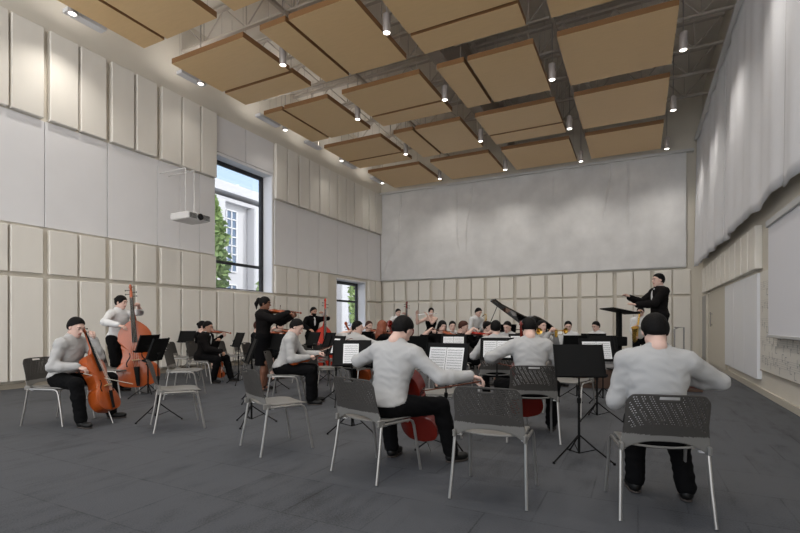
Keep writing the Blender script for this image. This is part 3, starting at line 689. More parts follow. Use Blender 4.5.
        if kind == 'dress': A = arms(g, .98); cl += [(up(.52), u)]
        else: A = []
        if kind == 'strapless': cl += [(up(.39), u)]
        if outfit == 'jacket_skirt': cl += [(up(.12), u)]
        if kind == 'strapless': top = top[:3] + top[-3:]
        SM().add(*surf(top + A + sk, res, cl)).build('dress' if outfit != 'jacket_skirt' else 'skirt', [dm], e)
    for i in (0, 1):
        a = ank[i]; yw = rotm('Z', -feet[i][3]); fz = feet[i][2]; B = np.array([yw[:, 0], yw[:, 1], yw[:, 2]])
        P = [ell(a + yw @ V3(0, .105, -.045), (.044, .075, .036), B, .03), ell(a + yw @ V3(0, .0, -.04), (.040, .055, .042), B, .03), cone(a + V3(0, 0, .01), a - V3(0, 0, .03), .044, .044, .02)]
        if female: P = [ell(a + yw @ V3(0, .10, -.052), (.038, .07, .026), B, .02), ell(a + yw @ V3(0, -.01, -.045), (.032, .045, .034), B, .03)]
        sh = SM().add(*surf(P, min(res, .012), [((0, 0, fz + .012), (0, 0, -1))])).build('shoe', [shoe_m], e)
        SM().add(*surf([ell(a + yw @ V3(0, .10, -.072), (.045, .082, .02), B, .02), ell(a + yw @ V3(0, 0, -.072), (.041, .055, .02), B, .03)], .008, [((0, 0, fz + .001), (0, 0, -1)), ((0, 0, fz + .016), (0, 0, 1))])).build('sole', [sole_m], sh)
    if hair not in HAIRS: HAIRS[hair] = hair_template(hair)
    V, F = HAIRS[hair]; hs = SM().add(Hc + (V * (.985 if female else .965)) @ Hr.T, F).build('hair', [HAIR[hc]], e)
    if beard: V, F = beard_template(); SM().add(Hc + .97 * V @ Hr.T, F).build('beard', [HAIR[hc]], e)
    e['_'] = 0; del e['_']
    mw = Matrix.Translation((X, Y, z0)) @ Matrix.Rotation(R(heading - 90), 4, 'Z') @ Matrix.Scale(sc, 4)
    return dict(root=e, M=mw, R=wrR, L=wrL, head=Hc, Hr=Hr, neck=Nk, SR=SR, SL=SL)
def place(o, M, pos, up_, front):     # put an instrument in a person's frame: origin, local +Z and +Y directions
    z = Vector(up_).normalized(); y = Vector(front); y = (y - z * y.dot(z)).normalized(); x = y.cross(z)
    L = Matrix(((x[0], y[0], z[0], pos[0]), (x[1], y[1], z[1], pos[1]), (x[2], y[2], z[2], pos[2]), (0, 0, 0, 1)))
    o.matrix_world = M.normalized() @ L if False else (Matrix.Translation(M.translation) @ M.to_quaternion().to_matrix().to_4x4() @ L)
    return o

# ---------------- instruments ----------------
def outline(n=64, shoulder=1.):       # violin-family outline, unit body length, y along the body
    key = [(0, 0), (.03, .155), (.10, .228), (.20, .248), (.30, .228), (.365, .178), (.40, .172), (.47, .150), (.55, .150), (.60, .160), (.635, .158), (.70, .190), (.78, .196), (.87, .175), (.945, .115), (.985, .045), (1, 0)]
    if shoulder < 1: key = key[:12] + [(.72, .188), (.80, .182), (.88, .145), (.94, .09), (.98, .045), (1.0, 0)]
    R_ = []
    for i in range(n + 1):
        t = i / n * (len(key) - 1); a = int(min(t, len(key) - 2)); f = t - a
        def g(j): return key[max(0, min(len(key) - 1, j))]
        p0, p1, p2, p3 = g(a - 1), g(a), g(a + 1), g(a + 2)
        c = [.5 * (2 * p1[k] + (p2[k] - p0[k]) * f + (2 * p0[k] - 5 * p1[k] + 4 * p2[k] - p3[k]) * f * f + (3 * p1[k] - p0[k] - 3 * p2[k] + p3[k]) * f ** 3) for k in (0, 1)]
        R_.append((max(c[1], 0), c[0]))
    right = R_; left = [(-x, y) for x, y in reversed(R_[1:-1])]
    return right + left
def fiddle(name, BL, total, depth, vm, n=48, spike=0., shoulder=1., wide=1.):
    """origin at the bottom of the body; +Z up the neck, +Y out of the front"""
    e = empty(name); o = outline(n, shoulder); N = len(o); D = depth; m = MB()
    rings = []
    for sgn in (1, -1):
        for s, h in ((1., 0.), (.96, .006), (.80, .032), (.5, .05), (.2, .056), (.02, .058)):
            rings.append((s, sgn * (D / 2 + h * BL * (.62 if sgn > 0 else .5))))
    V = []; F = []
    cy = .45
    for s, y in rings:
        for (x, z) in o: V.append((x * s * BL * wide, y, (cy + (z - cy) * s) * BL))
    def strip(a, b, fl=False):
        for i in range(N):
            j = (i + 1) % N; q = (a * N + i, a * N + j, b * N + j, b * N + i); F.append(q[::-1] if fl else q)
    for k in range(5): strip(k, k + 1, True)
    for k in range(6, 11): strip(k, k + 1)
    strip(0, 6); F.append(tuple(5 * N + i for i in range(N))); F.append(tuple(11 * N + i for i in reversed(range(N))))
    m.add(V, F); m.build('body', vm, e, smooth=True)
    nl = total - BL; top = D / 2 + .035 * BL; w = .028 * BL + .006
    # neck tapering to a pegbox and scroll
    m = MB(); m.tube([(0, D * .2, BL * .96), (0, D / 2 - .01, BL + .02 * BL), (0, top - w * .5, BL + nl * .15), (0, top - w * .45, BL + nl * .62)], [w * 1.3, w * 1.25, w * .85, w * .7], 10)
    m.build('neck', vm, e, smooth=True)
    s0 = BL + nl * .62; m = MB(); m.tube([(0, top - w * .5, s0), (0, top - w * 1.0, s0 + nl * .15), (0, top - w * 1.4, s0 + nl * .26)], [w * .72, w * .68, w * .5], 10)
    sp_ = []; c = (top - w * 1.2, s0 + nl * .30); r0 = nl * .075
    for i in range(26):
        a = -PI / 2 - PI * .2 - i / 25 * PI * 3.3; rr = r0 * (1 - i / 25 * .8); sp_.append((0, c[0] - rr * math.cos(a) * 1.0, c[1] + rr * math.sin(a)))
    m.tube(sp_, [w * .5 * (1 - i / 40) for i in range(26)], 8); m.lathe([(0, -w * .75), (r0 * .35, -w * .75), (r0 * .35, w * .75), (0, w * .75)], 12, 0, (0, c[0], c[1]), (1, 0, 0))
    m.build('scroll', vm, e, smooth=True)
    for i in range(4):
        z = s0 + nl * (.04 + .055 * i); sg = 1 if i % 2 else -1
        MB().tube([(-sg * w * .6, top - w * .8, z), (sg * w * 2.0, top - w * .8, z)], w * .16, 6).lathe([(0, 0), (w * .36, w * .05), (w * .36, w * .25), (0, w * .4)], 8, 0, (sg * w * 2, top - w * .8, z), (sg, 0, 0)).build('peg', black_m, e)
    fb = MB(); fbw = w * .85
    z0, z1 = BL * .66, s0; P = []
    for z, ww, yy in ((z0, fbw * 1.25, top + .022 * BL), (z1, fbw * .72, top - w * .05)):
        P += [(-ww, yy, z), (-ww * .5, yy + w * .25, z), (ww * .5, yy + w * .25, z), (ww, yy, z), (ww, yy - w * .35, z), (-ww, yy - w * .35, z)]
    fb.add(P, [(5, 4, 3, 2, 1, 0), (6, 7, 8, 9, 10, 11)] + [(i, (i + 1) % 6, 6 + (i + 1) % 6, 6 + i) for i in range(6)]); fb.build('fingerboard', black_m, e)
    bz = BL * .40; ty = D / 2 + .035 * BL
    m = MB(); m.add([(x * BL * .06, ty + s * .005 * BL - .004, bz) if y == 0 else (x * BL * .045, ty + .075 * BL, bz + s * .002) for s in (-1, 1) for x, y in ((-1, 0), (-1, 1), (1, 1), (1, 0))], [(0, 1, 2, 3), (7, 6, 5, 4), (0, 4, 5, 1), (1, 5, 6, 2), (2, 6, 7, 3)])
    for s in (-1, 1): pass
    m2 = MB(); m2.box((0, ty + .035 * BL, bz), (.10 * BL, .07 * BL, .012 * BL)); m2.build('bridge', bridge_m, e)
    tp = MB(); P = []
    for z, ww, yy in ((BL * .02, .022 * BL, ty), (BL * .10, .028 * BL, ty + .012 * BL), (BL * .30, .04 * BL, ty + .045 * BL)):
        P += [(-ww, yy, z), (-ww * .5, yy + .012 * BL, z), (ww * .5, yy + .012 * BL, z), (ww, yy, z), (ww * .8, yy - .01 * BL, z), (-ww * .8, yy - .01 * BL, z)]
    tp.add(P, [(5, 4, 3, 2, 1, 0), (12, 13, 14, 15, 16, 17)] + [(k * 6 + i, k * 6 + (i + 1) % 6, k * 6 + 6 + (i + 1) % 6, k * 6 + 6 + i) for k in (0, 1) for i in range(6)]); tp.build('tailpiece', black_m, e)
    for s in (-1, 1):
        pts = []
        for i in range(13):
            t = i / 12; z = BL * (.32 + .18 * t); x = s * BL * (.125 - .045 * t + .014 * math.sin(t * PI * 2)); pts.append((x, D / 2 + .030 * BL * .62 + BL * .012, z))
        m = MB(); m.tube(pts, [BL * .005 + BL * .004 * math.sin(PI * i / 12) for i in range(13)], 6); m.lathe([(0, -.004), (BL * .012, -.004), (BL * .012, .003), (0, .003)], 8, 0, pts[0], (0, 1, 0)); m.lathe([(0, -.004), (BL * .010, -.004), (BL * .010, .003), (0, .003)], 8, 0, pts[-1], (0, 1, 0)); m.build('sound_hole', black_m, e)
    st = MB()
    for i in range(4):
        x = (i - 1.5) / 1.5
        st.tube([(x * .02 * BL, ty + .055 * BL, BL * .30), (x * .035 * BL, ty + .075 * BL, bz), (x * fbw * .45, top + w * .35, s0)], .0011 + .0006 * BL, 4)
    st.build('strings', string_m, e)
    if spike: MB().tube([(0, 0, .01), (0, 0, -spike)], .0055, 8).build('endpin', chrome_m, e)
    return e
def scaled_place(src, scale=1.): return src
def make_bow(L=.72):
    e = empty('bow'); MB().tube([(0, 0, 0), (0, -.004, L * .5), (0, .012, L * .93), (0, .003, L * .97), (0, -.018, L)], [.0068, .006, .005, .006, .004], 8).build('stick', mat('bow_wood', (.13, .035, .015), .35), e)
    MB().bx(-.004, .004, -.0225, -.0215, .04, L - .004).build('bow_hair', mat('horsehair', (.7, .66, .58), .6), e)
    MB().bx(-.006, .006, -.026, -.003, .02, .07, 0, .002).build('frog', black_m, e); return e
def make_stand(h=1.12, tilt=20, name='music_stand'):
    e = empty(name)
    MB().tube([(0, 0, .06), (0, 0, h * .62)], .012, 8).build('lower_pole', black_m, e); MB().tube([(0, 0, h * .6), (0, 0, h)], .0085, 8).build('upper_pole', black_m, e)
    MB().lathe([(.0, .0), (.017, 0), (.019, .03), (.017, .05), (0, .05)], 10, 0, (0, 0, h * .6)).build('clamp', black_m, e)
    for k in range(3):
        a = R(90 + 120 * k); c, s = math.cos(a), math.sin(a)
        MB().tube([(0, 0, .23), (c * .13, s * .13, .13), (c * .30, s * .30, .012)], .0075, 6).tube([(0, 0, .06), (c * .15, s * .15, .115)], .005, 6).lathe([(0, 0), (.012, .002), (.011, .02), (0, .02)], 8, 0, (c * .30, s * .30, 0)).build('leg', black_m, e)
    # desk plate faces -Y (towards its player), leaning back
    t = R(tilt); m = MB(); wv, hh = .222, .31
    m.bx(-wv, wv, 0, .004, 0, hh, 0, .0015); m.bx(-wv, wv, -.05, 0, -.004, .0); m.bx(-wv, wv, -.054, -.05, -.004, .016); m.bx(-wv, -wv + .004, -.02, 0, 0, hh); m.bx(wv - .004, wv, -.02, 0, 0, hh)
    m.xf(Matrix.Translation((0, -.05, h - .10)) @ Matrix.Rotation(-t, 4, 'X')); m.build('desk', black_m, e)
    MB().lathe([(0, -.05), (.014, -.05), (.014, .05), (0, .05)], 8, 0, (0, .0, h - .005), (1, 0, 0)).build('tilt_joint', black_m, e)
    return e
def make_sheets(h=1.12, tilt=20, pages=2):
    rr = random.Random(pages * 3); m = MB()
    for q in range(pages):
        x0 = -.18 + .181 * q if pages == 2 else -.10; sg = (-1) ** q
        pw = .176
        for i in range(4): 
            a, b = x0 + pw * i / 4, x0 + pw * (i + 1) / 4
            m.bx(a, b, -.006, -.003, .004, .262)
        for s in range(9):
            z = .240 - s * .026
            for l in range(5): m.bx(x0 + .012, x0 + pw - .010, -.0068, -.0062, z - l * .0026 - .0003, z - l * .0026 + .0003, 1)
            for c in range(15):
                x = x0 + .018 + c * .0100 + rr.uniform(-.003, .003); zz = z - rr.uniform(0, .010)
                m.bx(x, x + .0032, -.0074, -.0066, zz - .0013, zz + .0013, 1); m.bx(x + .0028, x + .0034, -.0072, -.0066, zz, zz + .0075, 1)
    m.xf(Matrix.Translation((0, -.05, h - .10)) @ Matrix.Rotation(-R(tilt), 4, 'X'))
    return m.build('sheet_music', [paper_m, ink_m])
def make_chair():
    e = empty('stacking_chair')
    def seat(u, v):
        x = (u - .5) * .45; y = -.20 + .43 * v; q = abs(u - .5) * 2
        z = .445 + .018 * q ** 2.2 * (1 - v * .6) - .03 * max(0, v - .72) ** 1.5 * 6 * .5 + .02 * max(0, .18 - v) * 5 + .012 * v
        k = 1 - .10 * max(0, abs(v - .5) * 2 - .7) / .3
        return (x * k, y, z)
    MB().grid(seat, 14, 14).build('seat', seat_m, e, smooth='all', solid=.014)
    nu, nv = 66, 46
    def back(u, v):
        q = (u - .5) * 2; zb = .448 + .062 * max(0, 1 - (abs(q) / .86) ** 2.6) ** .8; zt = .815 - .012 * abs(q) ** 4 - .05 * (max(0, abs(q) - .82) / .18) ** 2.6
        z = zb + (zt - zb) * v; h = (z - .455) / .36
        wd = .258 - .020 * min(1, h * 2.2) - .010 * max(0, h - .88) * 8
        y = -.205 - .085 * h - .045 * (1 - q * q) * (.35 + .65 * h); 
        return (q * wd, y, z)
    rr = random.Random(3)
    def skip(i, j):
        q = (i + .5) / nu; w_ = (j + .5) / nv
        if abs(q - .5) < .115 and .885 < w_ < .965: return True
        if not (.05 < q < .95 and .36 < w_ < .95): return False
        if abs(q - .5) < .15 and w_ > .85: return False
        return j % 2 == 1 and (i + (j // 2) % 3) % 3 != 0 and rr.random() < .9 and (i + j // 2) % 2 == 0
    bk = MB().grid(back, nu, nv, 0, skip); bk.m = [1 if bk.v[f[0]][2] < .545 else 0 for f in bk.f]
    bk.build('backrest', [back_m, seat_m], e, smooth='all', solid=.006)
    for s in (-1, 1):
        MB().box((s * .248, -.205, .462), (.022, .075, .055), 0, 0, .006).build('bracket', seat_m, e)
        MB().tube([(s * .268, -.275, .004), (s * .258, -.235, .22), (s * .250, -.20, .455)], .0115, 8).build('rear_leg', chrome_m, e, smooth=True)
        MB().tube([(s * .262, .262, .004), (s * .252, .225, .22), (s * .247, .192, .39), (s * .245, .175, .425), (s * .244, .14, .443), (s * .246, -.05, .446), (s * .249, -.18, .448)], .0115, 8).build('front_leg', chrome_m, e, smooth=True)
        MB().box((s * .232, -.15, .438), (.04, .03, .012), 0, 0, .003).build('clip', white_m, e)
    MB().tube([(-.245, .12, .432), (.245, .12, .432)], .009, 8).build('cross_bar', chrome_m, e)
    return e
def make_trumpet():
    e = empty('trumpet'); m = MB()      # bell towards +Y
    m.lathe([(.0058, -.16), (.0058, .06), (.008, .14), (.014, .20), (.026, .235), (.045, .25), (.062, .255), (.061, .2555), (.044, .248), (.024, .225), (.004, .10)], 18, 0, (0, 0, 0), (0, 1, 0))
    m.tube([(0, -.16, 0), (0, -.19, -.012), (0, -.20, -.045), (0, -.18, -.075), (0, -.15, -.085), (0, .06, -.085)], .0058, 8)
    m.tube([(0, .02, -.085), (0, .14, -.085), (0, .17, -.07), (0, .18, -.04), (0, .165, -.012), (.012, .14, -.002), (.014, -.22, -.002), (.014, -.24, -.002)], .0056, 8)
    m.build('tubing', brass_m, e, smooth=True)
    for k in range(3): MB().lathe([(0, -.11), (.010, -.11), (.010, .03), (.004, .03), (.004, .055), (.009, .056), (.009, .06), (0, .06)], 12, 0, (0, -.03 + k * .026, -.03)).build('valve', brass_m, e, smooth=True)
    MB().lathe([(.003, -.075), (.005, -.02), (.013, 0), (.012, 0), (.003, -.01)], 12, 0, (.014, -.24, -.002), (0, -1, 0)).build('mouthpiece', silver_m, e, smooth=True); return e
def make_sax():
    e = empty('saxophone'); m = MB()   # mouthpiece at top (origin at the neck strap ring), bell towards +Y
    pts = [(0, -.10, .30), (0, -.05, .335), (0, 0, .33), (0, .02, .28), (0, .02, .1), (0, .02, -.1), (0, .02, -.28), (0, .045, -.36), (0, .09, -.385), (0, .14, -.36), (0, .165, -.29), (0, .175, -.18), (0, .19, -.10), (0, .205, -.07)]
    m.tube(pts, [.006, .008, .010, .012, .020, .026, .032, .036, .038, .040, .045, .054, .068, .078], 16)
    m.build('tube', brass_m, e, smooth=True)
    MB().tube([(0, -.08, .315), (0, -.16, .275)], [.012, .007], 8).build('mouthpiece', black_m, e)
    k_ = MB()
    for i in range(9): k_.lathe([(0, 0), (.014, 0), (.014, .006), (0, .008)], 10, 0, (0, .042 + .005 * (i / 9), .2 - i * .05), (0, 1, .0))
    k_.tube([(.02, .045, .22), (.026, .05, -.25)], .003, 6); k_.lathe([(0, 0), (.026, 0), (.026, .008), (0, .01)], 12, 0, (.045, .13, -.25), (1, 0, 0)); k_.build('keys', brass_m, e, smooth=True)
    return e
def make_flute():
    e = empty('flute'); MB().tube([(0, 0, -.16), (0, 0, .50)], .0095, 10).build('tube', silver_m, e, smooth=True); k_ = MB()
    for i in range(12): k_.lathe([(0, 0), (.008, 0), (.008, .004), (0, .005)], 8, 0, (0, .0095, .12 + i * .028), (0, 1, 0))
    k_.build('keys', silver_m, e); return e

# ---------------- chairs, players, stands ----------------
CHAIR = None
def chair(px, Z, heading, label, off=0., grp='grey stacking chairs'):
    global CHAIR
    if CHAIR is None: CHAIR = make_chair(); c = CHAIR
    else: c = copy_tree(CHAIR)
    X, Y = at(px, Z); a = R(heading); c.location = (X + off * math.cos(a), Y + off * math.sin(a), 0); c.rotation_euler = (0, 0, a - PI / 2)
    return tag(c, label, 'chair', grp)
SMAP = {}
def stand(px, Z, heading, label, pages=0, h=.86, tilt=20, sheetlabel=None):
    key = (h, tilt)
    if key not in SMAP: SMAP[key] = make_stand(h, tilt); s = SMAP[key]
    else: s = copy_tree(SMAP[key])
    X, Y = at(px, Z); s.location = (X, Y, 0); s.rotation_euler = (0, 0, R(heading) - PI / 2); tag(s, label, 'music stand', 'black music stands')
    if pages:
        k2 = (h, tilt, pages)
        if k2 not in SMAP: SMAP[k2] = make_sheets(h, tilt, pages); q = SMAP[k2]
        else: q = SMAP[k2].copy(); COL.objects.link(q)
        q.location = s.location; q.rotation_euler = s.rotation_euler
        tag(q, sheetlabel or ('printed sheet music on the ' + label), 'sheet music', 'sheet music on the stands')
    return s
BOW = None
def bow(P, grip, toward, label, hair=(0, 1, 0), L=.70):
    global BOW
    if BOW is None: BOW = make_bow(); b = BOW
    else: b = copy_tree(BOW)
    d = nrm(V3(toward) - V3(grip)); place(b, P['M'], V3(grip) - d * .05, d, -V3(hair)); return tag(b, label, 'bow', 'bows')
FID = {}
def instrument(kind, vm, P, pos, up_, front, label):
    key = (kind, vm.name); small = vm.name == 'bright_red_varnish'
    if key not in FID:
        FID[key] = {'violin': lambda: fiddle('violin', .36, .60, .034, vm), 'viola': lambda: fiddle('viola', .42, .66, .08, vm), 'cello': lambda: fiddle('cello', .77, 1.22, .115, vm, 72, .16),
                    'double_bass': lambda: fiddle('double_bass', 1.06 if small else 1.18, 1.76 if small else 1.80, .2, vm, 72, .12, .9, 1.02 if small else 1.16)}[kind]()
        e = FID[key]
    else: e = copy_tree(FID[key])
    place(e, P['M'], pos, up_, front); return tag(e, label, kind.replace('_', ' '), {'violin': 'violins', 'viola': 'violas', 'cello': 'cellos', 'double_bass': 'double basses'}[kind])
def seated(px, Z, heading, plabel, clabel, **k):
    chair(px, Z, heading, clabel, .055); return person(px, Z, heading, plabel, **k)
def violinist(px, Z, heading, plabel, vlabel, clabel=None, vm=None, up_deg=0., bowed=True, **k):
    st = k.get('stand', False); sh = 1.47 if st else 1.06; k.setdefault('yaw', 22); k.setdefault('pitch', 10)
    d = nrm(V3(-.42, .88, -.12 + up_deg)); base = V3(-.07, .085, sh)
    if k.get('lean', 4) > 10: base = base + V3(0, .10, -.06)
    hand = base + d * .47 + V3(.0, 0, -.035)
    fr = nrm(V3(-.25, -.1, 1)); q = nrm(V3(.9, .42, .1)); mid = base + d * .20 + fr * .05; grip = mid + q * .40
    args = dict(LH=hand - V3(-.03, .07, .035), RH=grip - V3(-.02, .10, -.02), Lp='grip', Rp='bow', Lel=(-.4, .1, -1), Rel=(.8, -.2, -.5), Ld=(-.1, .9, .45), Ln=(-.9, -.2, -.3), Rd=(-.3, .9, -.3), Rn=(.2, .1, 1)); args.update(k)
    P = person(px, Z, heading, plabel, **args) if st else seated(px, Z, heading, plabel, clabel, **args)
    instrument('violin', vm or varnish_m, P, base, d, fr, vlabel)
    if bowed: bow(P, grip, mid - q * .2, 'bow held across the ' + vlabel, hair=(0, .1, 1), L=.7)
    return P

# front right cellist, seen from behind
c_up = nrm(V3(-.11, -.50, 1.05))
def cellist(px, Z, heading, plabel, clabel, vlabel, vm, dx=0., cpos=None, **k):
    args = dict(LH=(-.17, .17, 1.10), Lp='grip', Lel=(-.9, .1, -.3), Ld=(.5, .5, .45), Ln=(-.4, .8, .2), RH=(.38, .38, .74), Rp='bow', Rel=(.9, -.25, .0), Rd=(-.35, .85, -.4), Rn=(.2, .3, 1),
                feet=[(.27, .43, 0, 18), (-.27, .40, 0, -18)], knees=[(.55, 1, .5), (-.55, 1, .5)], lean=8); args.update(k)
    if cpos: chair(*cpos, clabel); P = person(px, Z, heading, plabel, **args)
    else: P = seated(px, Z, heading, plabel, clabel, **args)
    pos = V3(.02 + dx, .60, .15); instrument('cello', vm, P, pos, c_up, (0, 1, .45), vlabel)
    return P, pos
P = seated(657, 3.10, 103, 'person in a light grey shirt at the front right, seen from behind', 'grey perforated stacking chair of the player at the front right', near=True, twist=-3, lean=9, side=1.5, pitch=32, sc=1.03, wf=1.07,
           RH=(.17, .25, .84), LH=(-.12, .32, .79), Rel=(1, 0, -.25), Lel=(-.45, -.5, -1), Rp='grip', Lp='grip', feet=[(.25, .26, 0, 12), (-.05, .36, 0, -2)], knees=[(.2, 1, .6), (.15, 1, .6)])
instrument('viola', varnish_m, P, V3(.37, .28, .87), nrm(V3(-.62, .78, -.1)), (0, .75, .6), 'orange string instrument held across the lap of the front right player')
# front centre-left cellist reaching out with the bow
P, cp = cellist(387, 4.0, 85, 'person in a light grey shirt stretching out the bow arm, seen from behind', 'grey perforated chair of the bowing cellist left of centre', 'dark red cello of the bowing player left of centre', varnish_red, cpos=(377, 3.97, 75),
                near=True, twist=4, lean=13, side=4, yaw=-12, pitch=38, RH=(.58, .36, .77), LH=(-.28, .36, .95), Rel=(.3, -.3, -.6), Lel=(-1, -.1, -.45), Rd=(.8, .35, -.25), wf=1.04, sc=1.04, dx=.03, feet=[(.36, .46, 0, 30), (-.16, .32, 0, -5)])
bow(P, P['R'] + V3(.05, .06, -.03), V3(.0, .42, .60), 'dark bow held out by the cellist left of centre')
# front centre-right cellist
P, cp = cellist(531, 5.05, 108, 'grey-shirted person right of centre with the bow at the left, seen from behind', 'grey perforated chair of the cellist right of centre', 'deep red cello showing under the chair right of centre', varnish_red,
                near=True, twist=0, lean=13, pitch=42, LH=(-.33, .28, .80), Lp='bow', RH=(.15, .36, .78), Rp='grip', Lel=(-1, -.2, -.5), Rel=(.9, -.2, -.9), sc=1.04)
bow(P, P['L'] + V3(0, .06, -.02), V3(.12, .48, .68), 'bow held at the left by the cellist right of centre')
# left cellist, side view
P, cp = cellist(65, 5.9, 22, 'person with black hair and grey shirt playing an orange cello at the far left', 'grey chair under the far left cellist', 'orange cello played at the far left of the room', varnish_m,
                near=True, lean=12, yaw=-12, pitch=24, RH=(.17, .30, .70), LH=(-.09, .30, 1.03), Rel=(.5, -1, -.4), Lel=(-.3, .2, -1), hz=.53, sc=1.03, cpos=(60, 5.9, 22))
bow(P, P['R'] + V3(.03, .07, -.06), V3(-.2, .55, .50), 'bow of the far left cellist')
# standing bassists
def bassist(px, Z, heading, plabel, vlabel, vm, bp=None, **k):
    args = dict(stand=True, LH=(-.10, .40, 1.52), Lp='grip', Lel=(-.8, 0, -.3), Ld=(.6, .4, .5), RH=(.30, .42, 1.12), Rp='relax', Rel=(.8, -.4, -.3), Rd=(-.3, .8, -.3), lean=6, pitch=14, yaw=8); args.update(k)
    P = person(px, Z, heading, plabel, **args)
    instrument('double_bass', vm, P, *(bp or (V3(.02, .60, .13), nrm(V3(-.10, -.13, 1)), (.22, 1, .1))), vlabel); return P
bassist(117, 8.5, 12, 'person in a bright white shirt standing behind a double bass at the left', 'orange double bass standing by the left wall', varnish_m, outfit='bright', hair='bun', near=False, res=.013, sc=1.03, bp=(V3(.17, .66, .13), nrm(V3(-.03, -.13, 1)), (.75, .6, .1)), RH=(.36, .40, 1.18), LH=(.02, .48, 1.50))
bassist(312, 12.3, -25, 'person in a black suit with a beard standing with a bright red double bass', 'bright red double bass near the far window', varnish_bright, outfit='tux', skin='tan', beard=True, sc=.98)
bassist(397, 14.8, -40, 'person in a white shirt standing with a dark double bass at the back', 'dark brown double bass by the back left corner', varnish_red, outfit='bright')
# left group
P = seated(203, 9.9, 22, 'person in a dark suit sitting with an upright violin at the knee', 'grey chair of the person in a dark suit', outfit='suit', skin='tan', lean=8, pitch=18, RH=(.06, .42, .66), Rp='grip', LH=(-.05, .30, .86), Lp='grip', Rd=(-.4, .6, -.5), res=.014, feet=[(.16, .30, 0, 5), (-.20, .52, 0, -5)])
instrument('violin', varnish_m, P, V3(.05, .42, .10), nrm(V3(.0, -.10, 1)), (.6, 1, 0), 'orange violin held upright at the knee of the person in a dark suit')
P = violinist(200, 11.2, 20, 'person with dark hair half hidden behind the suited person', 'violin half hidden behind the suited person', 'grey chair behind the suited person', outfit='dress', hair='bun', vm=varnish_m)
P = violinist(263, 8.7, 17, 'person with a ponytail and black jacket standing and playing the violin', 'violin held high by the standing person with a ponytail', stand=True, outfit='jacket_skirt', hair='ponytail', skin='brown', res=.012, yaw=5, lean=2, up_deg=.05, LH=(-.12, .50, 1.34), RH=(.04, .50, 1.41), sc=1.02, Rel=(.5, .2, -.9), Lel=(-.2, .1, -1))
P = violinist(256, 10.4, 20, 'person with red-brown hair in black sitting behind the standing violinist', 'violin of the red-brown haired player behind the standing violinist', 'grey chair behind the standing violinist', outfit='dress', hc='brown')
P = violinist(279, 11.6, -30, 'person with black hair and black clothes seated to the right of the standing violinist', 'violin at the right of the standing violinist', 'grey chair right of the standing violinist', outfit='dress')
P = seated(283, 7.25, 32, 'person in a grey shirt bending over a violin in the lap', 'grey chair of the person bending over a violin', lean=16, yaw=-10, pitch=30, belt=True, RH=(.12, .38, .70), LH=(-.08, .52, .74), Lp='grip', Rp='grip', res=.012, sc=1.04)
instrument('violin', varnish_m, P, V3(.22, .12, .66), nrm(V3(-.55, .8, .12)), (.3, .2, 1), 'violin held in the lap of the bending person')
bow(P, V3(-.12, .52, .80), V3(.1, .9, .95), 'bow in the hand of the bending person')
# middle group
P, cp = cellist(352, 8.3, 85, 'person in a white shirt with black hair left of centre, cello neck at the shoulder', 'grey chair of the white-shirted player left of centre', 'orange-brown cello of the white-shirted player left of centre', varnish_m, lean=12, yaw=-60, dx=-.16)
P = violinist(368, 11.5, -38, 'person with brown hair and black clothes playing the violin left of centre', 'violin of the brown haired player left of centre', 'grey chair of the brown haired player left of centre', outfit='dress', hc='brown', yaw=12)
P = violinist(380, 9.0, 62, 'person with long wavy auburn hair sitting with the back to the viewer', 'violin of the person with long auburn hair', 'grey chair of the person with auburn hair', outfit='dress', hair='long', hc='auburn', yaw=10)
P = violinist(389, 10.6, -50, 'person with black hair playing the violin beside the auburn hair', 'violin to the right of the auburn hair', 'grey chair to the right of the auburn hair', outfit='dress', yaw=15)
P = person(431, 14, -68, 'person in a strapless black dress standing and playing the flute', stand=True, outfit='strapless', hair='bun', yaw=14, pitch=4, LH=(.10, .22, 1.47), RH=(.42, .14, 1.49), Rel=(.5, -.2, -1), Lel=(-.5, .3, -1), res=.014)
f_ = make_flute(); place(f_, P['M'], P['head'] + P['Hr'] @ V3(.0, .115, -.05), nrm(V3(.97, -.12, -.06)), (0, 1, 0)); tag(f_, 'silver flute of the person in the strapless dress', 'flute')
P = violinist(441, 9.3, -62, 'person with a black bob playing the violin behind the music stands', 'violin of the person with a black bob', 'grey chair of the person with a black bob', outfit='dress', hair='bob', yaw=18, roll=-6)
P = seated(452, 11.2, -60, 'person with black hair seated behind the person with short brown hair', 'grey chair behind the person with short brown hair', outfit='bright')
P = violinist(460, 9.6, 5, 'person with short brown hair and bare legs in profile with a red violin', 'red-orange violin of the person with short brown hair', 'grey chair of the person with short brown hair', outfit='dress', hc='brown', vm=varnish_bright, yaw=5, pitch=20, feet=[(.07, .55, 0, 5), (-.06, .50, 0, -5)])
def saxist(P, lab):
    s_ = make_sax(); m_ = P['head'] + P['Hr'] @ V3(0, .115, -.06)
    place(s_, P['M'], m_ + V3(0, .16, -.28), nrm(V3(-.12, -.0, 1)), (.15, 1, 0)); tag(s_, lab, 'saxophone', 'saxophones')
P = person(472, 12.8, -25, 'person in a white shirt standing and playing the saxophone', stand=True, outfit='bright', lean=20, pitch=28, yaw=-5, LH=(-.02, .42, 1.12), RH=(.08, .34, 1.0), Lp='grip', Rp='grip'); saxist(P, 'brass saxophone of the standing player behind the violins')
P = violinist(482, 10.6, -20, 'person with black hair in black, low beside the broad white back', 'violin in front of the player beside the broad white back', 'grey chair beside the broad white back', outfit='dress', lean=14)
P = seated(486, 11.4, -70, 'person with a reddish face far back under the piano lid prop', 'grey chair far back under the piano lid prop', outfit='dress', hc='brown', skin='tan')
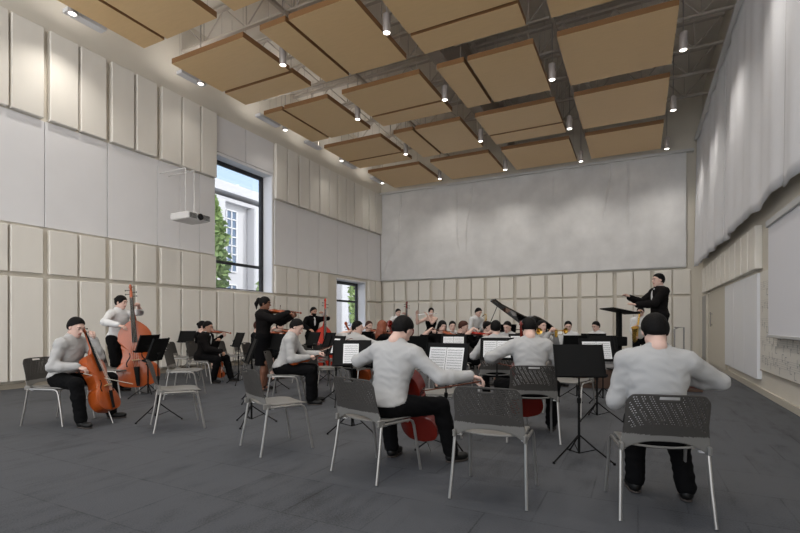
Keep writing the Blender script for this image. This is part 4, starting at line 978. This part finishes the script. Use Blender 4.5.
P = seated(496, 7.2, 108, 'person in a light grey shirt seen from behind in front of the piano', 'grey chair in front of the music stand in the middle', res=.012, lean=8, pitch=16, LH=(-.25, .33, .72), RH=(.22, .36, .72), wf=1.04, Rel=(.8, -.2, -.9), Lel=(-.8, -.2, -.9))
P = seated(509, 10.0, -88, 'person in a white shirt with black hair looking down left of the piano', 'grey chair left of the piano', outfit='white', pitch=22, yaw=-15, lean=8)
def trumpeter(px, Z, hd, lab, tl, cl, **k):
    P = seated(px, Z, hd, lab, cl, LH=(-.04, .36, 1.06), RH=(.06, .34, 1.08), Lp='grip', Rp='grip', pitch=2, lean=2, **k)
    t_ = make_trumpet(); d = P['Hr'][:, 1]; place(t_, P['M'], P['head'] + P['Hr'] @ V3(-.012, .41, -.056), P['Hr'][:, 2], d); return tag(t_, tl, 'trumpet', 'trumpets')
trumpeter(525, 9.2, -58, 'person in a white shirt behind the black-haired cellist right of centre', 'brass trumpet with its bell beside the black hair right of centre', 'grey chair behind the cellist right of centre', outfit='white', yaw=0)
trumpeter(541, 9.6, -40, 'person in a white shirt blowing a trumpet to the right', 'brass trumpet pointing right in front of the piano', 'grey chair of the trumpet player pointing right', outfit='white')
P = seated(568, 10.8, -80, 'person in a white shirt with black hair seated just right of the trumpets', 'grey chair just right of the trumpets', outfit='bright', pitch=16)
P = seated(598, 11.2, -125, 'person in a white shirt looking left beside the conductor stand', 'grey chair left of the conductor stand', outfit='bright', pitch=22)
P = person(641, 11.2, -100, 'person in a white shirt playing the saxophone half hidden behind the podium', stand=True, outfit='bright', pitch=14, LH=(-.02, .36, 1.22), RH=(.08, .34, 1.0), Lp='grip', Rp='grip', sc=.96); saxist(P, 'brass saxophone half hidden behind the podium')
# conductor on the podium
PX, PY = at(633, 9.3)
pod = empty('podium', (PX, PY, 0), R(10), 'dark wooden conductor podium with a grey carpeted top', 'podium')
MB().bx(-1.05, 1.05, -.6, .6, 0, .36, 0, .01).build('base', podium_m, pod); MB().bx(-1.03, 1.03, -.58, .58, .36, .375, 0, .004).build('carpet_top', mat('podium_top', (.16, .16, .165), .9), pod)
MB().bx(-.45, .45, -.95, -.6, 0, .18, 0, .01).build('step', podium_m, pod)
rl = MB().tube([(.85, .5, .375), (.85, .5, 1.12), (.92, .5, 1.16)], .016, 8).tube([(.85, .5, 1.16), (1.02, .5, 1.16), (1.02, .5, .375)], .016, 8); rl.build('guard_rail', chrome_m, pod, smooth=True)
P = person(659, 8.8, 207, 'person in a black suit conducting on the podium with both hands raised', stand=True, outfit='suit', z0=.376, sc=1.06, lean=0, pitch=6, yaw=0, RH=(.12, .46, 1.28), LH=(-.12, .44, 1.14), Rel=(.4, -.3, -1), Lel=(-.4, -.3, -1), Rp='relax', Lp='open', Rd=(-.1, .8, .5), Ld=(.1, 1, .2), res=.012)
CX, CY = at(619, 8.75)
cs = empty('conductor_stand', (CX, CY, .376), R(205 - 90), 'tall black conductor stand with a nearly flat desk on the podium', 'music stand')
MB().bx(-.2, .2, -.16, .16, 0, .02, 0, .004).build('base', black_m, cs); MB().bx(-.055, .055, -.035, .035, .02, 1.08, 0, .004).build('column', black_m, cs)
m = MB().bx(-.32, .32, -.24, .24, -.01, .01, 0, .003).bx(-.32, .32, -.25, -.235, -.01, .035); m.xf(Matrix.Translation((0, 0, 1.10)) @ Matrix.Rotation(R(12), 4, 'X')); m.build('desk', black_m, cs)
MB().bx(-.13, .13, -.10, .10, .45, .62, 0, .01).build('shelf_box', black_m, cs)

# grand piano: local +Y from the keyboard to the tail
def piano(px, Z, heading):
    X, Y = at(px, Z); e = empty('grand_piano', (X, Y, 0), R(heading - 90), 'black grand piano with its lid propped open at the back', 'piano')
    half = []
    out = [(-.74, -.35), (.74, -.35), (.74, .15)]
    for i in range(1, 15):
        t = i / 15; out.append((.74 - .80 * (3 * t * t - 2 * t ** 3), .15 + .95 * t))
    for i in range(9):
        a = R(-15 + i * 150 / 8); out.append((-.36 + .34 * math.cos(a), 1.52 + .32 * math.sin(a)))
    out.append((-.74, 1.62))
    MB().prism(out, .68, .98).build('case', gloss_m, e)
    m = MB().bx(-.74, .74, -.62, -.35, .64, .70); m.bx(-.74, -.66, -.62, -.35, .70, .84); m.bx(.66, .74, -.62, -.35, .70, .84); m.build('key_bed', gloss_m, e)
    MB().bx(-.62, .62, -.58, -.40, .70, .735).build('white_keys', mat('ivory', (.75, .74, .70), .3), e)
    m = MB()
    for i in range(51):
        if i % 7 in (2, 6): continue
        m.bx(-.60 + i * .0239, -.588 + i * .0239, -.52, -.40, .735, .747)
    m.build('black_keys', black_m, e)
    m = MB().bx(-.34, .34, -.004, .012, 0, .24); m.xf(Matrix.Translation((0, -.18, .985)) @ Matrix.Rotation(R(-18), 4, 'X')); m.build('music_desk', gloss_m, e)
    for x, y in ((-.62, -.35), (.62, -.35), (-.40, 1.45)):
        MB().tube([(x, y, .68), (x, y, .5), (x, y, .09)], [.07, .055, .035], 10).lathe([(0, 0), (.03, 0), (.035, .045), (.03, .09), (0, .09)], 12, 0, (x, y, 0)).build('leg', gloss_m, e)
    MB().bx(-.06, .06, -.22, -.16, .10, .68).bx(-.13, .13, -.28, -.14, .06, .12).build('pedal_lyre', gloss_m, e)
    lid = [(x + .74, y) for x, y in out if y > -.1 or True]; lid = [(max(0, x), max(y, -.02)) for x, y in lid]
    ang = 36; T = Matrix.Translation((-.74, 0, .985)) @ Matrix.Rotation(-R(ang), 4, 'Y')
    ul = []
    for p in lid:
        if not ul or (abs(p[0] - ul[-1][0]) + abs(p[1] - ul[-1][1])) > 1e-4: ul.append(p)
    m = MB().prism(ul, 0, .035); m.xf(T); m.build('lid', gloss_m, e)
    m = MB().bx(0, 1.48, .0, .36, .037, .062, 0, .004); m.xf(T); m.build('front_flap', gloss_m, e)
    q = T @ Vector((1.30, .25, 0)); MB().tube([(.66, .30, .98), tuple(q)], .012, 6).build('lid_prop', gloss_m, e)
    return e
piano(506, 13, 303)
PP = (lambda q: (q[0] - .95 * math.cos(R(303)), q[1] - .95 * math.sin(R(303))))(at(506, 13))
P = person(0, 0, 303, 'person in a white shirt at the piano keyboard', xy=PP, outfit='bright', hc='brown', pitch=12, RH=(.2, .5, .78), LH=(-.2, .5, .78))
be = empty('piano_bench', (PP[0], PP[1], 0), R(303 - 90), 'black piano bench under the pianist', 'bench'); MB().bx(-.36, .36, -.2, .2, .38, .445, 0, .012).build('cushion', black_m, be)
for sx in (-1, 1):
    for sy in (-1, 1): MB().bx(sx * .33 - .02, sx * .33 + .02, sy * .17 - .02, sy * .17 + .02, 0, .38).build('leg', black_m, be)

# empty chairs
chair(495.6, 3.47, 93, 'empty grey perforated chair at the front, nearest the viewer')
chair(277, 4.72, 65, 'empty grey chair in front of the person bending over a violin')
chair(178, 5.64, 58, 'empty grey chair in the front left, nearer of the two in a line')
chair(186, 7.9, 38, 'empty grey chair just behind the nearer front left chair')
chair(113, 8.0, 30, 'empty grey chair beside the legs of the left bassist')
chair(324, 8.3, 62, 'empty grey chair left of the white sheet music by the far window')
chair(311, 9.8, 75, 'empty grey chair just in front of the red double bass')
chair(330, 10.2, 75, 'empty grey chair right of the red double bass')
chair(233, 11.4, 30, 'empty grey chair by the wall behind the left music stand')
chair(247, 11.9, 30, 'empty grey chair by the wall under the tall window')
chair(183, 10.8, 30, 'empty grey chair against the wall left of the suited person')
chair(437, 5.35, 200, 'empty grey chair behind the front music stand')
chair(569, 6.5, 255, 'empty grey chair right of the middle, beyond the big dark stand')
chair(413, 8.2, 255, 'empty grey chair in the middle behind the dark stand')
# music stands
stand(148, 7.9, 15, 'black music stand in front of the left double bass')
stand(158, 6.05, 30, 'black music stand behind the front left chair')
stand(187, 11.8, 105, 'black music stand by the wall left of the suited person')
stand(238.5, 9.6, 65, 'black music stand right of the suited person')
stand(252, 7.45, 45, 'black music stand at the feet of the standing violinist')
stand(251.5, 5.8, 50, 'black music stand behind the empty chair on the left of centre')
stand(275, 8.6, 75, 'black music stand between two seated violinists')
stand(336, 7.2, 62, 'black music stand before the bending person', 1)
stand(352, 5.4, 118, 'black music stand to the left of the bowing cellist', 1)
stand(414, 7.3, -65, 'black music stand without pages to the right of the bowing cellist')
stand(446, 4.6, 90, 'black music stand under the stretched bow arm', 2)
stand(453.5, 8.2, 105, 'black music stand before the person with short brown hair', 2)
stand(497, 6.3, 104, 'black music stand behind the broad white back', 2)
stand(579, 4.28, 112, 'large black music stand without pages right of centre')
stand(577, 7.6, -70, 'black music stand without pages beyond the large black one')
stand(597, 6.05, 114, 'black music stand left of the podium', 2)
stand(603, 7.4, 114, 'black music stand closest to the podium corner')
stand(521, 8.6, 108, 'black music stand left of the black-haired cellist', 2)
stand(593, 8.9, -75, 'black music stand in front of the person looking left')
stand(313, 10.2, 70, 'black music stand in front of the bearded bassist')
stand(329, 9.6, 60, 'black music stand right of the red double bass')
# bakes: nothing hidden
bpy.context.view_layer.update()
